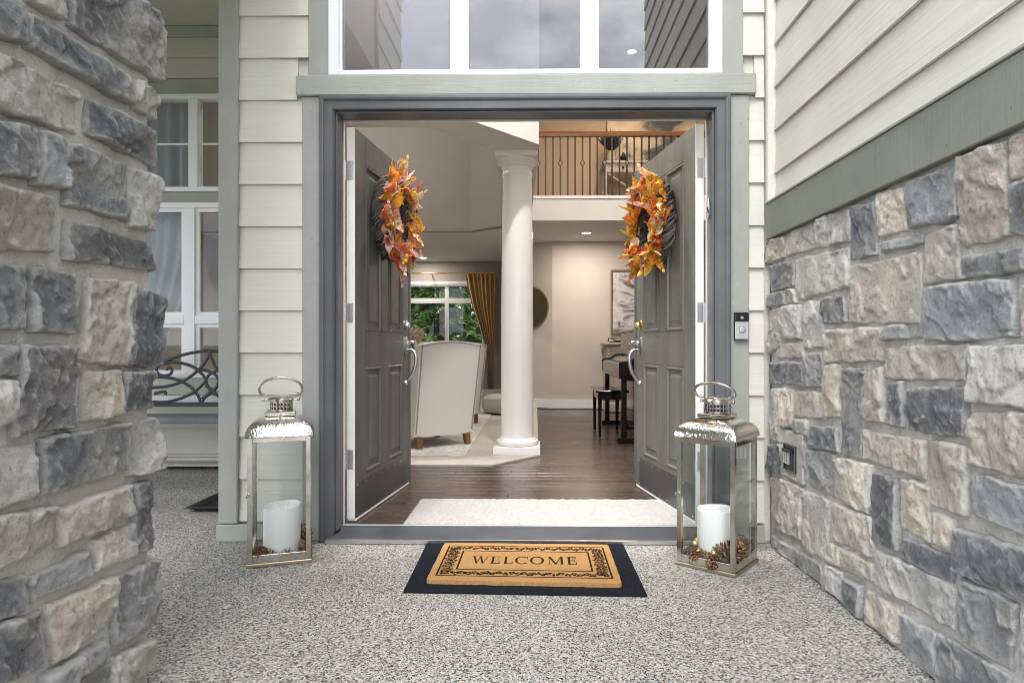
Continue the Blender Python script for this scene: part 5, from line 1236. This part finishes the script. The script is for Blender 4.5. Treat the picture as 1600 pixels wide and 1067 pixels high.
MB().tube(bez([(CX0 + .06, 8.86, CZt + .012), (CX0 + .07, 8.85, CZt + .055), (CX0 + .12, 8.84, CZt + .05), (CX0 + .16, 8.84, CZt + .022), (CX0 + .3, 8.84, CZt + .018), (CX0 + .42, 8.86, CZt + .03)], 6), .008, 8).build('scroll', MAT['iron'], sc_, smooth=True)
PY0, PY1, PXF = 6.02, 7.5, .776
pn = thing('piano', (1.1, 6.75, FZ), 'glossy black upright piano half hidden behind the olive-grey door', 'piano')
pz = at(967, 567, Y=PY0).z; bk = MAT['black_gloss']
box('body', bk, pn, .99, 1.40, PY0, PY1, FZ + .08, 1.08, .004)
box('lid', bk, pn, .96, 1.42, PY0 - .015, PY1 + .015, 1.0805, 1.105, .006)
MB().prism([(PXF + .03, .62), (.989, .60), (.989, pz + .05), (.93, pz + .045), (.86, pz + .005), (PXF + .02, pz), (PXF, pz - .015), (PXF, .64)], lambda p, t: (p[0], t, p[1]), PY0 + .001, PY1 - .001).build('keybed', bk, pn, bevel=.004)
MB().prism([(PXF - .004, .66), (.988, .64), (.988, pz + .07), (.93, pz + .062), (.86, pz + .02), (PXF + .01, pz + .012), (PXF - .004, pz)], lambda p, t: (p[0], t, p[1]), PY0 - .03, PY0).build('cheek', bk, pn, bevel=.006)
MB().prism([(PXF - .004, .66), (.988, .64), (.988, pz + .07), (.93, pz + .062), (.86, pz + .02), (PXF + .01, pz + .012), (PXF - .004, pz)], lambda p, t: (p[0], t, p[1]), PY1, PY1 + .03).build('cheek', bk, pn, bevel=.006)
for y_ in (PY0 + .02, PY1 - .07): box('leg', bk, pn, PXF + .025, PXF + .075, y_, y_ + .05, FZ + .05, .618, .004); box('foot', bk, pn, PXF - .01, .989, y_ - .01, y_ + .06, FZ + .001, FZ + .0495, .006)
box('plinth', bk, pn, .995, 1.40, PY0 + .02, PY1 - .02, FZ + .001, FZ + .079, .004)
for k in range(3): y_ = 6.66 + .09 * k; MB().tube(bez([(.99, y_, FZ + .05), (.93, y_, FZ + .05), (.88, y_, FZ + .04)], 4), .012, 8, flat=.5).build('pedal', MAT['brass'], pn, smooth=True)
nb = thing('piano_bench', (.76, 6.74, FZ), 'black lacquered piano bench with four tapered legs', 'bench')
bx0, bx1, by0, by1 = .622, .905, 6.44, 7.04
box('seat', bk, nb, bx0 - .022, bx1 + .022, by0 - .025, by1 + .025, .472, .497, .006)
for x0, x1, y0_, y1_ in ((bx0 + .04, bx1 - .04, by0 + .005, by0 + .022), (bx0 + .04, bx1 - .04, by1 - .022, by1 - .005), (bx0 + .005, bx0 + .022, by0 + .04, by1 - .04), (bx1 - .022, bx1 - .005, by0 + .04, by1 - .04)): box('apron', bk, nb, x0, x1, y0_, y1_, .40, .4715, .003)
for x in (bx0, bx1 - .042):
    for y_ in (by0, by1 - .042):
        sx = 1 if x > .7 else -1; sy = 1 if y_ > 6.7 else -1; cx_, cy_ = x + .021, y_ + .021
        MB().hexa([(cx_ + dx * .013 , cy_ + dy * .013, FZ + .001) for dx, dy in ((-1, -1), (1, -1), (1, 1), (-1, 1))] + [(cx_ + dx * .021, cy_ + dy * .021, .4715) for dx, dy in ((-1, -1), (1, -1), (1, 1), (-1, 1))]).build('leg', bk, nb, bevel=.002)
# ------------------------------------------------------------------ loft console, plant, painting
ct = thing('console_table', (1.4, 9.2, 2.696), 'dark console table with drawer behind the loft railing', 'table')
a = at(943, 255, Y=9.1); LX0, LZ = a.x, a.z; LX1 = LX0 + .95
box('top', MAT['greywash'], ct, LX0 - .02, LX1, 8.98, 9.42, LZ - .03, LZ, .004)
box('drawer', MAT['greywash'], ct, LX0 + .04, LX1 - .06, 9.01, 9.40, LZ - .15, LZ - .0305, .003)
MB().lathe([(.002, -.015), (.014, -.01), (.018, 0), (.014, .01), (.002, .015)], 10, (LX0 + .26, 8.995, LZ - .09)).build('knob', MAT['iron'], ct, smooth=True)
for x in (LX0, LX1 - .06):
    for y_ in (9.0, 9.36): box('leg', MAT['greywash'], ct, x, x + .04, y_, y_ + .04, 2.697, LZ - .0305, .003)
for s in (0, 1): MB().cyl((LX0 + .06 + s * .8, 9.01, 2.76), (LX0 + .86 - s * .8, 9.012 + .012 * s, LZ - .17), .012, n=8).build('cross_brace', MAT['greywash'], ct)
box('shelf', MAT['greywash'], ct, LX0 + .041, LX1 - .061, 9.05, 9.35, 2.86, 2.885, .003)
pv = at(955, 255, Y=9.2)
pl = thing('potted_plant', (pv.x, 9.2, LZ), 'dark feathery plant in a pale vase on the loft console', 'plant')
MB().lathe([(.05, .001), (.065, .03), (.06, .12), (.05, .17), (.056, .19)], 18, (pv.x, 9.2, LZ)).build('vase', MAT['greywash'], pl, smooth=True)
b = MB(); rnd = random.Random(2)
for k in range(130):
    a = rnd.uniform(0, 6.28); e = rnd.uniform(.15, 1.0); d = V3((math.cos(a) * e, math.sin(a) * e, 1)).normalized() * rnd.uniform(.16, .36); s = d.cross(V3((.2, .7, .3))).normalized() * .012
    o_ = V3((pv.x, 9.2, LZ + .17)); b.add([o_, o_ + d * .5 + s, o_ + d, o_ + d * .5 - s], [(0, 1, 2, 3)])
b.build('fronds', MAT['iron'], pl)
o = MB().lathe([(.03, 0), (.07, .02), (.06, .04), (.04, .06), (.06, .09), (.03, .13), (.01, .17)], 12, (0, 0, 0)).build('ornament', MAT['iron'], smooth=True); o.location = (pv.x + .17, 9.18, LZ + .0005); tag(o, 'small dark ornament beside the plant on the loft console', 'ornament')
a = at(948, 250, Y=9.47)
lp = thing('canvas_painting', (1.7, 9.48, 3.7), 'large pale abstract canvas with dark teal patches on the loft wall', 'painting')
box('canvas', MAT['art_loft'], lp, a.x, a.x + 1.3, 9.462, 9.4985, a.z - .1, 4.62, .004)
# ------------------------------------------------------------------ conifers behind the house
def conifer(loc, h, rad, seed, label):
    t = thing('conifer_tree', loc, label, 'tree', 'conifers behind the house'); rnd = random.Random(seed); L_ = V3(loc)
    b = MB(); b.tube([L_ + V3((0, 0, h * k / 6)) for k in range(7)], [.22 * (1 - k / 6.6) for k in range(7)], 9); b.build('trunk', MAT['bark'], t, smooth=True)
    b = MB(); br_ = MB()
    for k in range(150):
        z = h * (.03 + .92 * (k / 150) ** 1.0); ln = rad * (1 - z / h) ** .8 * rnd.uniform(.75, 1.1) + .2; a = rnd.uniform(0, 6.283); d = V3((math.cos(a), math.sin(a), 0)); s = V3((-math.sin(a), math.cos(a), 0))
        pts = [L_ + V3((0, 0, z)) + d * ln * q + V3((0, 0, .18 * ln * q - .42 * ln * q * q)) for q in (0, .25, .5, .75, 1)]
        br_.tube(pts, [.02, .016, .012, .008, .004], 4)
        for j in range(105):
            q = rnd.uniform(.12, 1.0); i = min(3, int(q * 4)); p = pts[i].lerp(pts[i + 1], q * 4 - i)
            dd = (d * rnd.uniform(.2, 1) + s * rnd.choice((-1, 1)) * rnd.uniform(.3, 1.1) + V3((0, 0, rnd.uniform(-.55, .12)))).normalized(); l2 = rnd.uniform(.12, .30) * (1.1 - .3 * q)
            w2 = dd.cross(V3((rnd.uniform(-.4, .4), rnd.uniform(-.4, .4), 1))).normalized() * l2 * .17
            b.add([p - w2 * .3, p + dd * l2 * .45 - w2, p + dd * l2, p + dd * l2 * .45 + w2], [(0, 1, 2, 3)])
    br_.build('branches', MAT['bark'], t); b.build('crown', MAT['needles'], t, recalc=False)
for k, (x, y, h, r_) in enumerate(((-3.3, 19.5, 10, 2.3), (-1.7, 20.6, 10, 2.3), (-5.6, 21, 10, 2.6), (-.2, 19.8, 9, 2.0), (-2.6, 24.5, 12, 3.2), (-4.9, 26, 12, 3.4), (-.6, 25, 11, 3.2), (-2.5, 17.6, 3.4, 1.25))):
    conifer((x, y, -.09), h, r_, 40 + k, ['green conifer nearest the left panes of the living room window', 'green conifer behind the right panes of the living room window', 'green conifer far to the left outside the living room window', 'green conifer to the right outside behind the gold curtain', 'tall dark conifer in the middle distance outside the living room window', 'tall conifer farthest back on the left outside the living room window', 'tall conifer far back on the right outside the living room window', 'short bushy young conifer just outside the living room window'][k])
